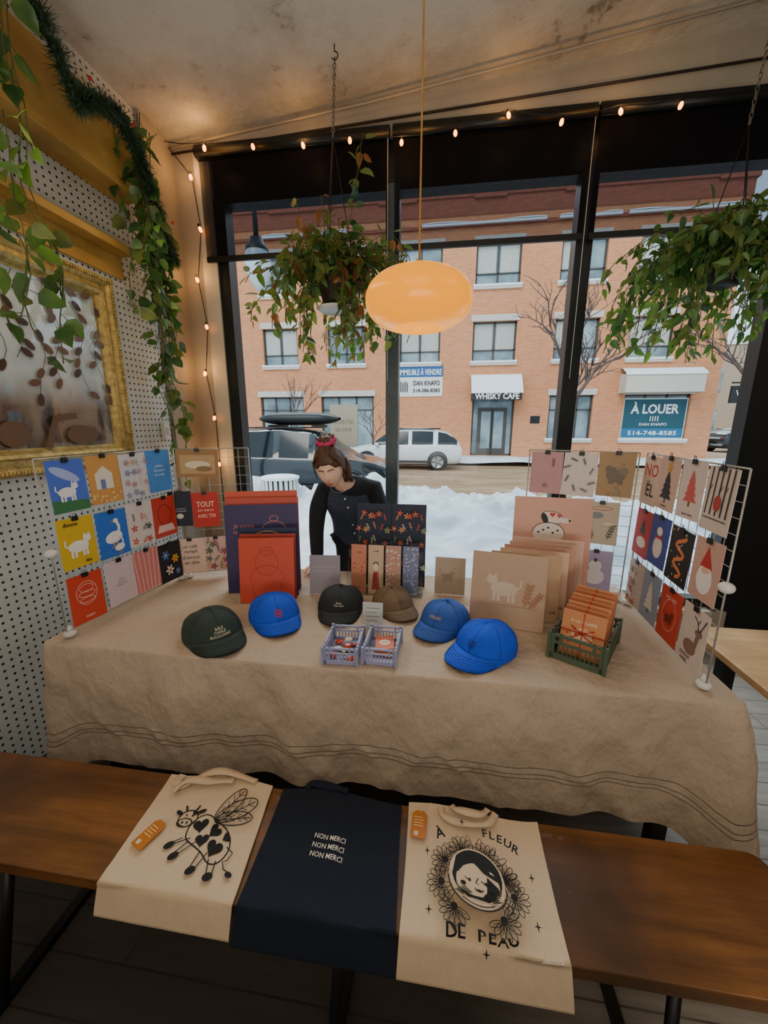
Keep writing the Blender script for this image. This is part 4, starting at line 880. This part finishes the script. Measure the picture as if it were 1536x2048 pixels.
tag(-.785,.72,-.35,r1); tag(-.025,.850,-.05,r3)
# ---------------------------------------------------------------- person
def skin(name,verts,edges,radii,m,parent=None,root_i=0,sub=2,**kw):
    me=bpy.data.meshes.new(name); me.from_pydata(verts,edges,[]); me.materials.append(m); o=bpy.data.objects.new(name,me); COL.objects.link(o)
    if parent: o.parent=parent
    o.modifiers.new('Skin','SKIN'); sv=me.skin_vertices[0].data
    for i,r in enumerate(radii): sv[i].radius=r if isinstance(r,tuple) else (r,r); sv[i].use_root=(i==root_i)
    s=o.modifiers.new('Sub','SUBSURF'); s.levels=sub; s.render_levels=sub
    o.modifiers['Skin'].use_smooth_shade=True
    for k,v in kw.items(): o[k]=v
    return o
V_=[(-.53,2.54,.88),(-.535,2.50,1.0),(-.54,2.42,1.12),(-.55,2.35,1.20),(-.58,2.275,1.27),(-.60,2.21,1.32),
 (-.705,2.35,1.20),(-.750,2.31,1.08),(-.745,2.25,.96),(-.70,2.11,.80),
 (-.395,2.35,1.20),(-.350,2.31,1.08),(-.345,2.25,.96),(-.38,2.11,.80),
 (-.62,2.55,.80),(-.62,2.53,.46),(-.62,2.57,.09),(-.62,2.46,.035),(-.44,2.55,.80),(-.44,2.53,.46),(-.44,2.57,.09),(-.44,2.46,.035)]
E_=[(0,1),(1,2),(2,3),(3,4),(4,5),(3,6),(6,7),(7,8),(8,9),(3,10),(10,11),(11,12),(12,13),(0,14),(14,15),(15,16),(16,17),(0,18),(18,19),(19,20),(20,21)]
R0=[(.11,.09),(.09,.07),(.10,.07),(.09,.06),.055,.055,.05,.042,.034,.027,.05,.042,.034,.027,.075,.05,.036,.035,.075,.05,.036,.035]
body=skin('person',V_,E_,R0,M['skin'],label='person in dark vest and sweater leaning over the table',category='person')
c=lambda a,b_,t:tuple(Vector(a).lerp(Vector(b_),t))
SV=[(-.53,2.55,.76)]+[V_[i] for i in range(4)]+[c(V_[3],V_[4],.75)]+[V_[i] for i in range(6,9)]+[c(V_[8],V_[9],.95)]+[V_[i] for i in range(10,13)]+[c(V_[12],V_[13],.95)]
skin('sweater',SV,[(0,1),(1,2),(2,3),(3,4),(4,5),(4,6),(6,7),(7,8),(8,9),(4,10),(10,11),(11,12),(12,13)],[(.17,.13),(.17,.13),(.15,.12),(.16,.115),(.13,.10),.076,.074,.060,.050,.040,.074,.060,.050,.040],M['knit'],body)
skin('vest',[(-.53,2.55,.78),V_[0],V_[1],V_[2],(-.55,2.345,1.20),(-.650,2.338,1.215),(-.450,2.338,1.215)],[(0,1),(1,2),(2,3),(3,4),(4,5),(4,6)],[(.20,.15),(.20,.15),(.185,.15),(.20,.155),(.165,.135),.082,.082],M['vest'],body)
b=MB()
for i in range(5):
    t=i/4; b.sphere((-.545+.004*i,2.205+.175*t+.02*math.sin(t*PI),1.17-.26*t),.007,M['white'],8,6)
b.obj('button',body)
skin('trousers',[V_[0],V_[14],V_[15],c(V_[15],V_[16],.9),V_[18],V_[19],c(V_[19],V_[20],.9)],[(0,1),(1,2),(2,3),(0,4),(4,5),(5,6)],[(.14,.11),.092,.068,.055,.092,.068,.055],M['knit'],body)
HX=T(-.612,2.140,1.370)@Rz(.06)@Rx(.42)@Ry(-.12)@Matrix.Scale(1.08,4)
b=MB()
def headf(u,v):
    a=2*PI*u; t=PI*v; x=math.sin(t)*math.cos(a); y=math.sin(t)*math.sin(a); z=-math.cos(t)
    X=x*.072; Y=y*.092; Z=z*.112; fr=max(0,-y)
    if z<0: k=(-z); X*=1-.30*k**1.3; Y*=1-.12*k; Y-=.012*fr*k
    g=lambda dx,dz,sx,sz: math.exp(-((x-dx)/sx)**2-((z-dz)/sz)**2)
    Y-= fr*(.018*g(0,-.18,.10,.13)+.009*g(0,.0,.08,.2)+.006*g(0,-.48,.2,.07)+.008*g(0,-.8,.25,.15)+.004*(g(.35,-.2,.2,.2)+g(-.35,-.2,.2,.2)))
    Y+= fr*(.009*(g(.3,.03,.15,.09)+g(-.3,.03,.15,.09))+.003*g(0,-.38,.2,.05)+.003*g(0,-.62,.2,.05))
    Y-= fr*.006*(g(.3,.0,.11,.05)+g(-.3,.0,.11,.05))
    return Vector((X,Y,Z))
b.grid(headf,64,44,M['skin'])
for s in (-1,1): b.sphere((s*.073,.01,-.012),(.008,.018,.028),M['skin'],12,8)
for s in (-1,1):
    b.tube([(s*(.011+.024*t),-.0835+.010*t*t,-.004-.003*math.sin(t*PI)) for t in [i/6 for i in range(7)]],.0017,M['hair'],5)
    b.tube([(s*(.009+.032*t),-.091+.013*t*t,.022+.005*math.sin(t*PI)) for t in [i/6 for i in range(7)]],.0024,M['hair'],5)
lip=C('#b0605a')
b.tube([(-.020+.04*t,-.0885-.004*math.sin(t*PI),-.054+.001*math.sin(t*PI)) for t in [i/8 for i in range(9)]],[.001+.0032*math.sin(PI*i/8) for i in range(9)],lip,6)
b.tube([(-.018+.036*t,-.0875-.005*math.sin(t*PI),-.060-.001*math.sin(t*PI)) for t in [i/8 for i in range(9)]],[.001+.0036*math.sin(PI*i/8) for i in range(9)],lip,6)
head=b.obj('head',body,X=HX)
b=MB()
def hairf(u,v):
    a=2*PI*u; t=PI*v; x=math.sin(t)*math.cos(a); y=math.sin(t)*math.sin(a); z=-math.cos(t)
    X=x*.084; Y=y*.104+.004; Z=z*.121+.004
    fr=-y; cut=.50-.42*abs(x)**1.5+.03*math.sin(a*9)
    if fr>0.0 and z<cut: k=min(1,(cut-z)*6); q=1-k*.34*min(1,fr*2.6); X*=q; Y*=q; Z*=q if z>-.3 else q*.8
    if z<-.5: X*=.7; Y*=.8; Z*=.8
    n=1+.05*noise.noise(Vector((x*3,y*3,z*6)))+.010*math.sin(a*34+z*5)+.02*noise.noise(Vector((x*12,y*12,z*5)))
    return Vector((X*n,Y*n,Z*n))
b.grid(hairf,90,46,M['hair'])
random.seed(44)
for k in range(16):
    s=random.choice((-1,1)); q0=random.uniform(.02,.07); b.tube([(s*.03,-.07+q0*.3,.105),(s*.066,-.066+q0*.4,.06),(s*.080,-.045+q0*.5,.0),(s*.082,-.03+q0*.6,-.05+random.uniform(-.02,.02))],[.004,.004,.003,.001],M['hair'],4)
b.obj('hair',body,X=HX)
b=MB()
b.sphere((0,.05,.122),(.036,.034,.030),M['hair'],16,10)
for i in range(9): a=i*.7; b.tube([(.03*math.cos(a),.05+.03*math.sin(a),.12),(.045*math.cos(a+.5),.05+.045*math.sin(a+.5),.145),(.03*math.cos(a+1),.05+.03*math.sin(a+1),.13)],.005,M['hair'],5)
b.obj('hair_bun',body,X=HX)
b=MB(); scr=mat('scrunchie_fabric','#c8386a',.7)
b.tube([((.042+.006*math.sin(k*2.4))*math.cos(k*PI/12),.045+(.042+.006*math.sin(k*2.4))*math.sin(k*PI/12),.126+.006*math.sin(k*3.1)) for k in range(24)],.013,scr,8,closed=True); b.obj('scrunchie',body,X=HX)
b=MB()
random.seed(4)
for k in range(40):
    s=random.uniform(-.02,.02); u=random.uniform(-.015,.015); b.tube([(-.555+s,2.20+u,1.42),(-.530+s,2.185+u,1.36+s),(-.522+s*1.2,2.185+u,1.31),(-.515+s*1.4,2.20+u,1.280+random.uniform(-.01,.015))],[.008,.007,.005,.002],M['hair'],5)
b.obj('loose_hair',body)
b=MB(); b.tube([(-.575+.06*math.sin(a),2.190-.02*math.cos(a),1.215+.05*(1-math.cos(a))) for a in [(-1.8+3.6*i/18) for i in range(19)]],.002,mat('silver','#cfd0d0',.2,.9),5); b.obj('necklace',body)
def hand(wx,wy,wz,s):
    b=MB(); X=T(wx,wy,wz)
    def palm(u,v):
        a=2*PI*u; wd=.022+.020*math.sin(min(1,v*1.25)*PI/2); th=.014-.003*v; return X@Vector((wd*math.cos(a),-.085*v,th*math.sin(a)-.022*v))
    b.grid(palm,16,8,M['skin']); 
    for i,(dx,L) in enumerate(((-.030,.058),(-.010,.070),(.010,.074),(.030,.066))):
        dx*=s; p=[X@Vector((dx*.9,-.070,-.016)),X@Vector((dx,-.088,-.016)),X@Vector((dx*1.15,-.088-L*.45,-.012)),X@Vector((dx*1.2,-.088-L*.8,-.022)),X@Vector((dx*1.2,-.088-L,-.026))]
        b.tube(p,[.009,.0095,.0085,.0075,.005],M['skin'],8)
    b.tube([X@Vector((s*.020,-.02,-.012)),X@Vector((s*.045,-.045,-.014)),X@Vector((s*.055,-.070,-.020)),X@Vector((s*.052,-.090,-.024))],[.011,.0105,.009,.006],M['skin'],8)
    b.obj('hand',body)
hand(-.70,2.125,.805,1); hand(-.38,2.125,.805,-1)
# ---------------------------------------------------------------- outside
def snowh(x,y):
    h=-.15
    if y<8.6:
        e=math.exp(-((y-7.0)/1.1)**2)
        h+=.34*e*(1+1.3*noise.noise(Vector((x*.9,y*.9,0))))+.20*noise.noise(Vector((x*1.1,y*1.1,2)))+.16*e*abs(noise.noise(Vector((x*4,y*4,5))))*2+.06*noise.noise(Vector((x*4,y*4,5)))
        h+=.34*math.exp(-((x+.1)/1.3)**2-((y-7.4)/.7)**2)
        h+=.25*math.exp(-((x-1.6)/1.2)**2-((y-5.2)/.9)**2)+.15*math.exp(-((x+.6)/.9)**2-((y-4.6)/.7)**2)
    return max(h,-.2)
b=MB(); b.grid(lambda u,v:Vector((-9+20*u,3.06+5.7*v,snowh(-9+20*u,3.06+5.7*v)+.03)),240,100,M['snow']); b.obj('snowy_sidewalk',kind='structure')
def roadm():
    m,nt,b=newmat('slush_road'); co=objco(nt,(.4,1.6,1)); f=ramp(nt,noisen(nt,1.6,8,co,.7),.42,.66)
    nt.links.new(mixc(nt,f,lin('#8c6e4e'),lin('#b39a7e')),b.inputs['Base Color']); b.inputs['Roughness'].default_value=.85; return m
b=MB(); b.box(-60,80,3.06,90,-.4,-.17,roadm()); b.obj('slushy_road',kind='structure')
b=MB(); b.grid(lambda u,v:Vector((-40+70*u,17.6+5.4*v,-.14+.45*math.exp(-((v-.12)/.12)**2)*(.6+.6*abs(noise.noise(Vector((u*30,v*3,0)))))*(1 if (-40+70*u)>.2 else .5)+.05*noise.noise(Vector((u*60,v*8,1))))),200,20,M['snow']); b.obj('far_sidewalk',kind='structure')
FY=23.0
wins=[]
xs3=[(-18.6,-16.4),(-14.4,-12.2),(-10.4,-8.3),(-6.5,-4.35),(-2.35,-.1),(1.65,3.95),(5.9,8.1),(9.6,11.7)]
for a_,b_ in xs3: wins.append((a_,b_,8.75,10.8,'w')); wins.append((a_,b_,4.95,7.05,'w'))
wins+=[(-18,-14,.2,3.25,'g'),(-10.8,-8.1,.2,3.25,'g'),(-7.0,-3.85,.2,3.25,'g'),(1.8,4.1,-.1,3.26,'door'),(5.94,8.2,.8,3.2,'g'),(9.76,13.0,.8,3.2,'shop')]
xsb=sorted(set([-34,14.2]+[w[0] for w in wins]+[w[1] for w in wins])); zsb=sorted(set([-.3,12.1]+[w[2] for w in wins]+[w[3] for w in wins]))
b=MB()
for i in range(len(xsb)-1):
    for j in range(len(zsb)-1):
        cx,cz=(xsb[i]+xsb[i+1])/2,(zsb[j]+zsb[j+1])/2
        if any(w[0]<cx<w[1] and w[2]<cz<w[3] for w in wins): continue
        b.add([(xsb[i],FY,zsb[j]),(xsb[i+1],FY,zsb[j]),(xsb[i+1],FY,zsb[j+1]),(xsb[i],FY,zsb[j+1])],[(0,1,2,3)],M['brick'])
for (a_,b_,c_,d_,k) in wins:
    for q in ([(a_,c_),(a_,d_)],[(b_,c_),(b_,d_)],[(a_,c_),(b_,c_)],[(a_,d_),(b_,d_)]):
        (p,z),(p2,z2)=q; b.add([(p,FY,z),(p2,FY,z2),(p2,FY+.3,z2),(p,FY+.3,z)],[(0,1,2,3)],M['brick'])
b.add([(14.2,FY,-.3),(14.2,FY+14,-.3),(14.2,FY+14,12.1),(14.2,FY,12.1),(-34,FY,12.1),(-34,FY+14,12.1)],[(0,1,2,3),(4,3,2,5)],M['brick'])
b.box(-34,14.2,FY-.05,FY+.4,12.1,12.9,M['brick2']); b.box(-34,14.25,FY-.12,FY+.45,12.9,13.05,M['brick2'])
for a_,b_ in ((-9.6,-6.0),(-3.5,-1.5),(1.4,3.0),(5.8,7.2),(12.6,14.3)): b.box(a_,b_,FY-.16,FY+.4,12.8,13.4,M['brick2'])
b.box(-34,14.2,FY-.10,FY,11.55,11.7,M['brick2'])
bld=b.obj('brick_building',label='three storey orange brick building across the snowy street',category='building')
for a_,b_ in ((-10,-5.2),(-1.2,5.0),(5.6,8.5),(8.8,13.9)):
    b=MB(); b.grid(lambda u,v:Vector((a_+(b_-a_)*u,FY-.22+.22*v,11.7+.16*math.sin(v*PI*.6+.3)*(.7+.3*math.sin(u*9)))),30,4,M['snow2']); b.box(a_,b_,FY-.22,FY,11.62,11.72,M['snow2']); b.obj('snow_ledge',bld)
b=MB()
for a_,b_ in ((-34,-9.6),(-6,-3.5),(-1.5,1.4),(3,5.8),(7.2,12.6)): b.box(a_,b_,FY-.14,FY+.4,13.05,13.16,M['snow2'])
b.obj('roof_snow',bld)
gl=mat('facade_glass','#5a6a72',.08,var=.25,vs=.6,col2='#9fb0b6'); wf=mat('facade_window_frame','#4a443f',.6); curtain=mat('curtain','#c6c6be',.9)
random.seed(2)
def bwin(w):
    a_,b_,c_,d_,k=w; q=MB(); y=FY+.16
    q.box(a_,b_,y+.06,y+.08,c_,d_,gl); f=.09
    q.box(a_,a_+f,y,y+.08,c_,d_,wf); q.box(b_-f,b_,y,y+.08,c_,d_,wf); q.box(a_,b_,y,y+.08,c_,c_+f,wf); q.box(a_,b_,y,y+.08,d_-f,d_,wf)
    if k=='w':
        m_=(a_+b_)/2; q.box(m_-.05,m_+.05,y,y+.08,c_,d_,wf); q.box(a_,b_,y,y+.08,c_+(d_-c_)*.3,c_+(d_-c_)*.3+.06,wf)
        if random.random()<.6: q.box(a_+.1,m_-.1,y+.05,y+.065,c_+.7,d_-.1,curtain)
        if random.random()<.4: q.box(m_+.1,b_-.1,y+.05,y+.065,c_+.7,d_-.1,curtain)
    if k in('g','shop'):
        for i in (1,2): x=a_+(b_-a_)*i/3; q.box(x-.04,x+.04,y,y+.08,c_,d_,wf)
        q.box(a_,b_,y,y+.08,d_-.8,d_-.74,wf)
    if k=='door':
        q.box(a_+.35,b_-.35,y-.02,y+.08,c_,d_-.7,wf); m_=(a_+b_)/2
        for s in (-1,1): q.box(m_+s*.35-.26,m_+s*.35+.26,y-.04,y-.01,c_+.4,d_-.9,gl)
        q.box(m_-.02,m_+.02,y-.05,y,c_,d_-.7,M['black'])
    q.obj('door' if k=='door' else 'window',bld)
    if k in ('w','g','shop'):
        q=MB(); q.box(a_-.12,b_+.12,FY-.06,FY+.02,d_,d_+.32,M['stone']); q.obj('lintel',bld)
        q=MB(); q.box(a_-.1,b_+.1,FY-.1,FY+.1,c_-.14,c_,M['stone']); q.box(a_-.1,b_+.1,FY-.12,FY+.1,c_,c_+.1,M['snow2']); q.obj('sill',bld)
for w in wins: bwin(w)
XF=Matrix(((1,0,0,0),(0,0,-1,0),(0,1,0,0),(0,0,0,1)))
def sign(x0,x1,z0,z1,y,parts,name,label,cat_,parent=None):
    q=MB(); cx=(x0+x1)/2; w=x1-x0; h=z1-z0
    for p in parts(w,h): 
        if p[0]=='r': q.layer+=.008; q.box(p[1],p[2],p[3],p[4],q.layer-.05 if q.layer<.02 else q.layer-.006,q.layer,C(p[5]))
        else: q.layer+=.01; q.text(p[1],p[2],p[3],p[4],C(p[5]),fit=p[6],z=q.layer,bold=p[7] if len(p)>7 else .02)
    kw=dict(label=label,category=cat_) if not parent else {}
    return q.obj(name,parent,X=T(cx,y,z0)@XF,**kw)
sign(-2.4,.1,3.2,4.85,FY-.03,lambda w,h:[('r',-w/2,w/2,0,h,'#e8e6e0'),('r',-w/2,w/2,h*.64,h,'#1f5f9a'),('t','IMMEUBLE À VENDRE',0,h*.82,.42,'#f4f4f0',w*.94),('t','DAN KNAFO',.35,h*.44,.36,'#222a30',w*.6),('t','514-386-8383',.35,h*.2,.28,'#222a30',w*.6)]+[('r',-w*.45+.12*i,-w*.45+.12*i+.05,h*.15,h*.5-.06*(i%2),'#222a30') for i in range(4)],'for_sale_sign','blue and white real estate sign on brick wall','sign')
sign(9.85,12.9,.95,2.95,FY+.12,lambda w,h:[('r',-w/2-.06,w/2+.06,-.06,h+.06,'#dfe6e6'),('r',-w/2,w/2,0,h,'#164f5e'),('r',-w/2,w/2,0,h*.24,'#206c98'),('t','À LOUER',0,h*.78,.66,'#f4f4f0',w*.78,.03),('t','DAN KNAFO',0,h*.35,.2,'#e6ecec',w*.45),('t','514-748-8585',0,h*.12,.32,'#f4f4f0',w*.8)]+[('r',-.2+.12*i,-.2+.12*i+.05,h*.43,h*.56,'#e6ecec') for i in range(4)],'for_rent_sign','teal and blue rental sign in a shop window','sign')
def awning(x0,x1,z0,z1,d,dark,boxy=False):
    zf=z1-.12 if boxy else z0+.35
    q=MB(); q.add([(x0,FY,z1),(x1,FY,z1),(x1,FY-d,zf),(x0,FY-d,zf),(x0,FY-d,z0),(x1,FY-d,z0),(x0,FY,z0),(x1,FY,z0)],[(0,1,2,3),(3,2,5,4),(0,3,4,6),(1,7,5,2)],C(dark))
    q.obj('awning',bld)
    q=MB(); q.grid(lambda u,v:Vector((x0-.05+(x1-x0+.1)*u,FY-(d+.05)*v,z1+.12-(z1-zf)*v+.16*math.sin(PI*min(1,v+.25))-(.14*(v>.99)))),20,6,M['snow2']); q.obj('snow_cap',bld)
awning(1.7,4.3,2.95,4.1,.9,'#2e2a2c'); awning(9.4,13.1,3.25,4.25,.8,'#d2cabd',True)
q=MB(); q.text('WHISKY CAFE',0,0,.42,C('#f2f0ec'),fit=2.3,z=0,bold=.03); q.obj('awning_lettering',bld,X=T(3.0,FY-.92,3.12)@XF)
q=MB(); q.box(5.0,5.5,FY-.03,FY,1.7,2.1,M['black']); q.obj('wall_plaque',bld)
q=MB(); q.box(-.9,.9,-.05,.05,-.35,.45,M['black']); q.tube([(-.9,0,.6),(1.2,0,.6)],.04,M['black'],6)
q.text('WHISKY',0,.12,.36,C('#f0eeea'),fit=1.4,z=.055,X=XF); q.text('CAFE',0,-.18,.30,C('#f0eeea'),fit=1.0,z=.055,X=XF)
q.obj('blade_sign',X=T(14.8,FY-1.4,3.0),label='small dark hanging sign at the building corner',category='sign')
def block(x0,x1,y0,y1,h,m,label):
    q=MB(); q.box(x0,x1,y0,y1,-.3,h,m); q.box(x0-.1,x1+.1,y0-.1,y1+.1,h,h+.3,M['snow2']); o=q.obj('distant_building',label=label,category='building')
    n=max(1,int((x1-x0)/4)); 
    for i in range(n):
        for z in (1.0,4.5,8.0):
            if z+2<h: w=MB(); x=x0+(x1-x0)*(i+.5)/n; w.box(x-.9,x+.9,y0-.05,y0,z,z+2,gl); w.obj('window',o)
block(22,34,40,52,8.5,mat('tan_block','#b9a58f',.9),'tan low building farther down the street'); block(36,60,34,48,9.5,M['brick2'],'brick building farther down the street'); block(24,44,66,74,11,mat('grey_block','#9aa0a4',.9),'grey building at the end of the street'); 
def car(label,X,L,Wd,H,paint,box=False):
    gm=mat('car_glass','#1a2226',.08); q=MB()
    hw=Wd/2; st=[
     (0,.42,.80,.86,0,.86),(.015,.30,.95,1.02,0,.93),(.04,.26,1.0,1.18,0,.96),(.08,.25,1.02,H*.84,0,.98),(.13,.24,1.02,H*.935,1,1),(.2,.24,1.02,H*.98,1,1),(.24,.24,1.02,H*.99,0,1),(.34,.24,1.01,H,1,1),(.42,.24,1.01,H,1,1),(.45,.24,1.01,H,0,1),(.54,.24,1.0,H*.99,1,1),(.60,.24,1.0,H*.965,1,1),(.63,.24,1.0,H*.93,0,1),(.70,.24,.99,1.27,1,1),(.765,.24,.98,1.04,1,1),(.78,.24,.96,1.0,0,.99),(.86,.25,.91,.95,0,.98),(.92,.25,.86,.90,0,.96),(.985,.28,.72,.76,0,.90),(1.0,.42,.62,.64,0,.84)]
    rings_=[]
    for t,zb,be,ro,g_,wf_ in st:
        w=hw*wf_; k=(ro-be)/.6; rw=w*(1-.22*min(1,max(0,k))); x=(t-.5)*L
        half=[(0,zb),(w*.85,zb),(w*.98,zb+.12),(w,be*.62),(w*.985,be-.04),(w*.96,be),(rw,ro-.06*min(1,k)),(rw*.8,ro),(0,ro+.02)]
        rings_.append([(x,yy,z) for yy,z in half]+[(x,-yy,z) for yy,z in half[-2:0:-1]])
    n=len(rings_[0]); vs=[p for r_ in rings_ for p in r_]; fb=[];fg=[]
    for i in range(len(rings_)-1):
        for j in range(n):
            f=(i*n+j,i*n+(j+1)%n,(i+1)*n+(j+1)%n,(i+1)*n+j)
            side=j in (5,10); front=(st[i][0] in (.63,.70,.04)) and j in (6,7,8,9,5,10)
            (fg if ((side and st[i+1][4]) or front) else fb).append(f)
    fb.append(tuple(range(n))); fb.append(tuple((len(rings_)-1)*n+j for j in range(n)))
    q.add(vs,fb,paint,True); q.add(vs,fg,gm,True)
    for s in (-1,1):
        for xx in (-.30,.31): q.lathe([(.0,0),(.40,0),(.40,.02),(.34,.02)],M['black'],24,T(xx*L,s*(hw-.012),.36)@Rx(-s*PI/2))
        q.box(-L*.22,L*.22,s*hw-.01,s*hw+.01,.30,.38,M['black'])
        q.box(-L*.495,-L*.46,s*hw*.62-.12,s*hw*.62+.12,.80,.98,C('#a01818',.2))
        q.box(L*.47,L*.492,s*hw*.62-.12,s*hw*.62+.12,.58,.70,C('#dfe6ea',.1))
        q.tube([(-L*.32,s*hw*.72,H+.03),(L*.08,s*hw*.72,H+.03)],.02,M['black'],6)
        q.box(L*.2,L*.235,s*hw,s*(hw+.16),.98,1.10,paint)
    root=q.obj('car',X=X,label=label,category='car')
    for s in (-1,1):
        for xx in (-.30,.31):
            w=MB(); XX=T(xx*L,s*(hw-.19),.34)@Rx(-s*PI/2)
            w.lathe([(.0,.0),(.33,.0),(.345,.03),(.345,.19),(.33,.215),(.24,.22)],M['black'],28,XX); w.lathe([(.24,.215),(.23,.20),(.06,.205),(.05,.215),(0,.215)],M['wire'],20,XX)
            for k in range(5): a=2*PI*k/5; w.box(.04,.23,-.025,.025,.205,.218,M['framegrey'],XX@Rz(a))
            w.obj('wheel',root)
    if box:
        w=MB(); w.grid(lambda u,v:Vector(((u-.5)*2.1,.38*math.cos(2*PI*v)*(1-abs(2*u-1)**6*.7),H+.25+.16*math.copysign(abs(math.sin(2*PI*v))**.6,math.sin(2*PI*v))*(1-abs(2*u-1)**4*.8))),24,20,M['black']); w.box(-.6,-.55,-.6,.6,H+.03,H+.1,M['black']); w.box(.5,.55,-.6,.6,H+.03,H+.1,M['black']); w.obj('roof_box',root,label='black roof cargo box')
    else:
        w=MB(); w.grid(lambda u,v:Vector((-L*.28+L*.36*u,-hw*.62+hw*1.24*v,H+.01+.05*math.sin(PI*u)**.5*math.sin(PI*v)**.5)),12,8,M['snow2']); w.obj('snow_on_roof',root)
    return root
car('white car parked by the far snowy sidewalk',T(-1.45,16.5,-.17)@Rz(PI),4.7,1.85,1.60,mat('white_paint','#dfe3e6',.25,coat=.6,var=.02))
car('black car with roof box parked at the curb',T(-3.55,9.75,-.17),4.9,1.9,1.68,mat('black_paint','#141b21',.2,coat=.8,var=.02),True)
car('dark car parked down the side street',T(20.5,30,-.17)@Rz(.3),4.5,1.8,1.5,mat('grey_paint','#2a3238',.3))
def tree(x,y,z0,h,seed,label,spread=.55,r=.1,depth=6):
    rr=random.Random(seed); q=MB()
    def br(p,d,l,r_,k):
        p=Vector(p); d=Vector(d).normalized(); m_=p+d*l*.5+Vector((rr.uniform(-1,1),rr.uniform(-1,1),rr.uniform(-1,1)))*l*.07; e=p+d*l
        q.tube([p,m_,e],[r_,r_*.85,r_*.7],M['branch'],5 if k>3 else 3)
        if k==0: return
        for i in range(3 if k>1 else 2):
            nd=d+Vector((rr.uniform(-1,1),rr.uniform(-.7,.7),rr.uniform(-.35,.6)))*spread*1.5; br(e if i else m_.lerp(e,.5),nd,l*rr.uniform(.62,.85),r_*.62,k-1)
    br((x,y,z0),(0,0,1),h*.33,r,depth)
    q.obj('bare_tree',label=label,category='tree',group='bare winter trees along the street')
tree(5.3,18.2,-.2,7.4,3,'bare winter tree on the snowy sidewalk',.65,.15,5); tree(-7.6,20.0,-.2,4.6,8,'small bare tree by the brick building',.35,.06,4); tree(-3.6,21.2,-.2,3.4,9,'low bare shrub by the ground floor windows',.55,.05,4); tree(13.6,17.6,-.2,8.0,15,'bare tree near the rental sign',.5,.14,5)
tree(11.6,13.4,-.2,14.5,21,'tall bare tree with fine twigs',.5,.16,5)
q=MB(); q.tube([(-4.6,8.0,-.15),(-4.6,8.0,5.6),(-4.45,8,5.9),(-4.0,8,6.0),(-3.62,8,5.8),(-3.62,8,5.15)],.05,M['black'],8); root=q.obj('street_lamp',label='black street lamp with hanging frosted glass globe',category='street lamp')
q=MB(); q.lathe([(.02,.62),(.12,.58),(.16,.45),(.22,.40),(.22,.34)],M['black'],20,T(-3.62,8,4.55)); q.obj('lamp_hood',root)
q=MB(); q.lathe([(.21,.36),(.25,.20),(.235,0),(.14,-.22),(.05,-.34),(0,-.36)],mat('frosted_globe','#b9c4c8',.25,var=.02),20,T(-3.62,8,4.55)); q.obj('lamp_globe',root)
q=MB(); q.tube([(10.6,12,-.2),(10.6,12,3.0)],.05,M['black'],8); root=q.obj('street_lamp',label='black lantern street lamp by the side street',category='street lamp')
q=MB(); q.lathe([(.05,0),(.16,.12),(.22,.55),(.25,.6),(.05,.85),(0,.95)],M['black'],8,T(10.6,12,3.0),False); q.obj('lamp_head',root)
q=MB()
for k in range(22): a=2*PI*k/22; q.box(-.03,.03,-.01,.01,0,.72,M['white'],T(-3.0+.33*math.cos(a),7.0+.33*math.sin(a),-.1)@Rz(a+PI/2))
q.lathe([(.30,0),(.30,.70),(0,.70)],M['framegrey'],24,T(-3,7,-.1)); q.lathe([(.36,.70),(.37,.74),(.30,.76),(.0,.78)],M['snow2'],24,T(-3,7,-.1))
q.obj('litter_bin',label='round white slatted litter bin in the snow',category='bin')
q=MB(); q.box(-.42,.42,-.02,.02,1.15,2.35,C('#b5a48c')); q.tube([(0,.04,-.2),(0,.04,2.3)],.03,M['framegrey'],6)
q.text('SORTIE',0,1.85,.17,C('#8d7a60'),fit=.6,z=.025,X=XF); q.text('DE COUR',0,1.62,.14,C('#8d7a60'),fit=.5,z=.025,X=XF)
q.obj('notice_sign',X=T(-2.85,11.6,-.15),label='faded beige notice sign behind the parked car',category='sign')
# ---------------------------------------------------------------- camera, world, lights
cam=bpy.data.cameras.new('Camera'); co_=bpy.data.objects.new('Camera',cam); COL.objects.link(co_)
cam.sensor_fit='VERTICAL'; cam.sensor_height=36; cam.sensor_width=27; cam.lens=770/2048*36; cam.clip_start=.02; cam.clip_end=300
co_.location=(0,0,1.6); co_.rotation_euler=(math.radians(90-12.7),0,math.radians(8)); sc.camera=co_
w=bpy.data.worlds.new('World'); sc.world=w; w.use_nodes=True; bg=w.node_tree.nodes['Background']; bg.inputs[0].default_value=(.60,.77,.92,1); bg.inputs[1].default_value=2.0
light('SUN',(0,-5,20),1.9,(1,.90,.80),.5,(math.radians(48),0,math.radians(-20)))  # extra sun from behind the shop, added to brighten the brick facade
light('SUN',(0,15,20),4.4,(.95,.97,1),1.0,(math.radians(-52),0,math.radians(8)))
light('AREA',(-.2,-1.6,3.2),38,(1,.88,.74),2.5,(math.radians(25),0,0))  # unseen fill behind the camera, added to brighten the room
light('AREA',(.3,-1.2,1.0),66,(1,.93,.84),2.0,(math.radians(165),0,0))  # added upward fill, out of view, to lift the ceiling
light('AREA',(-1.5,1.5,2.80),6,(1,.76,.42),.1,(0,math.radians(-25),0),1.4)
light('AREA',(2.8,.6,3.4),14,(1,.90,.78),1.5,(0,0,0))  # unseen side fill added to lighten the interior
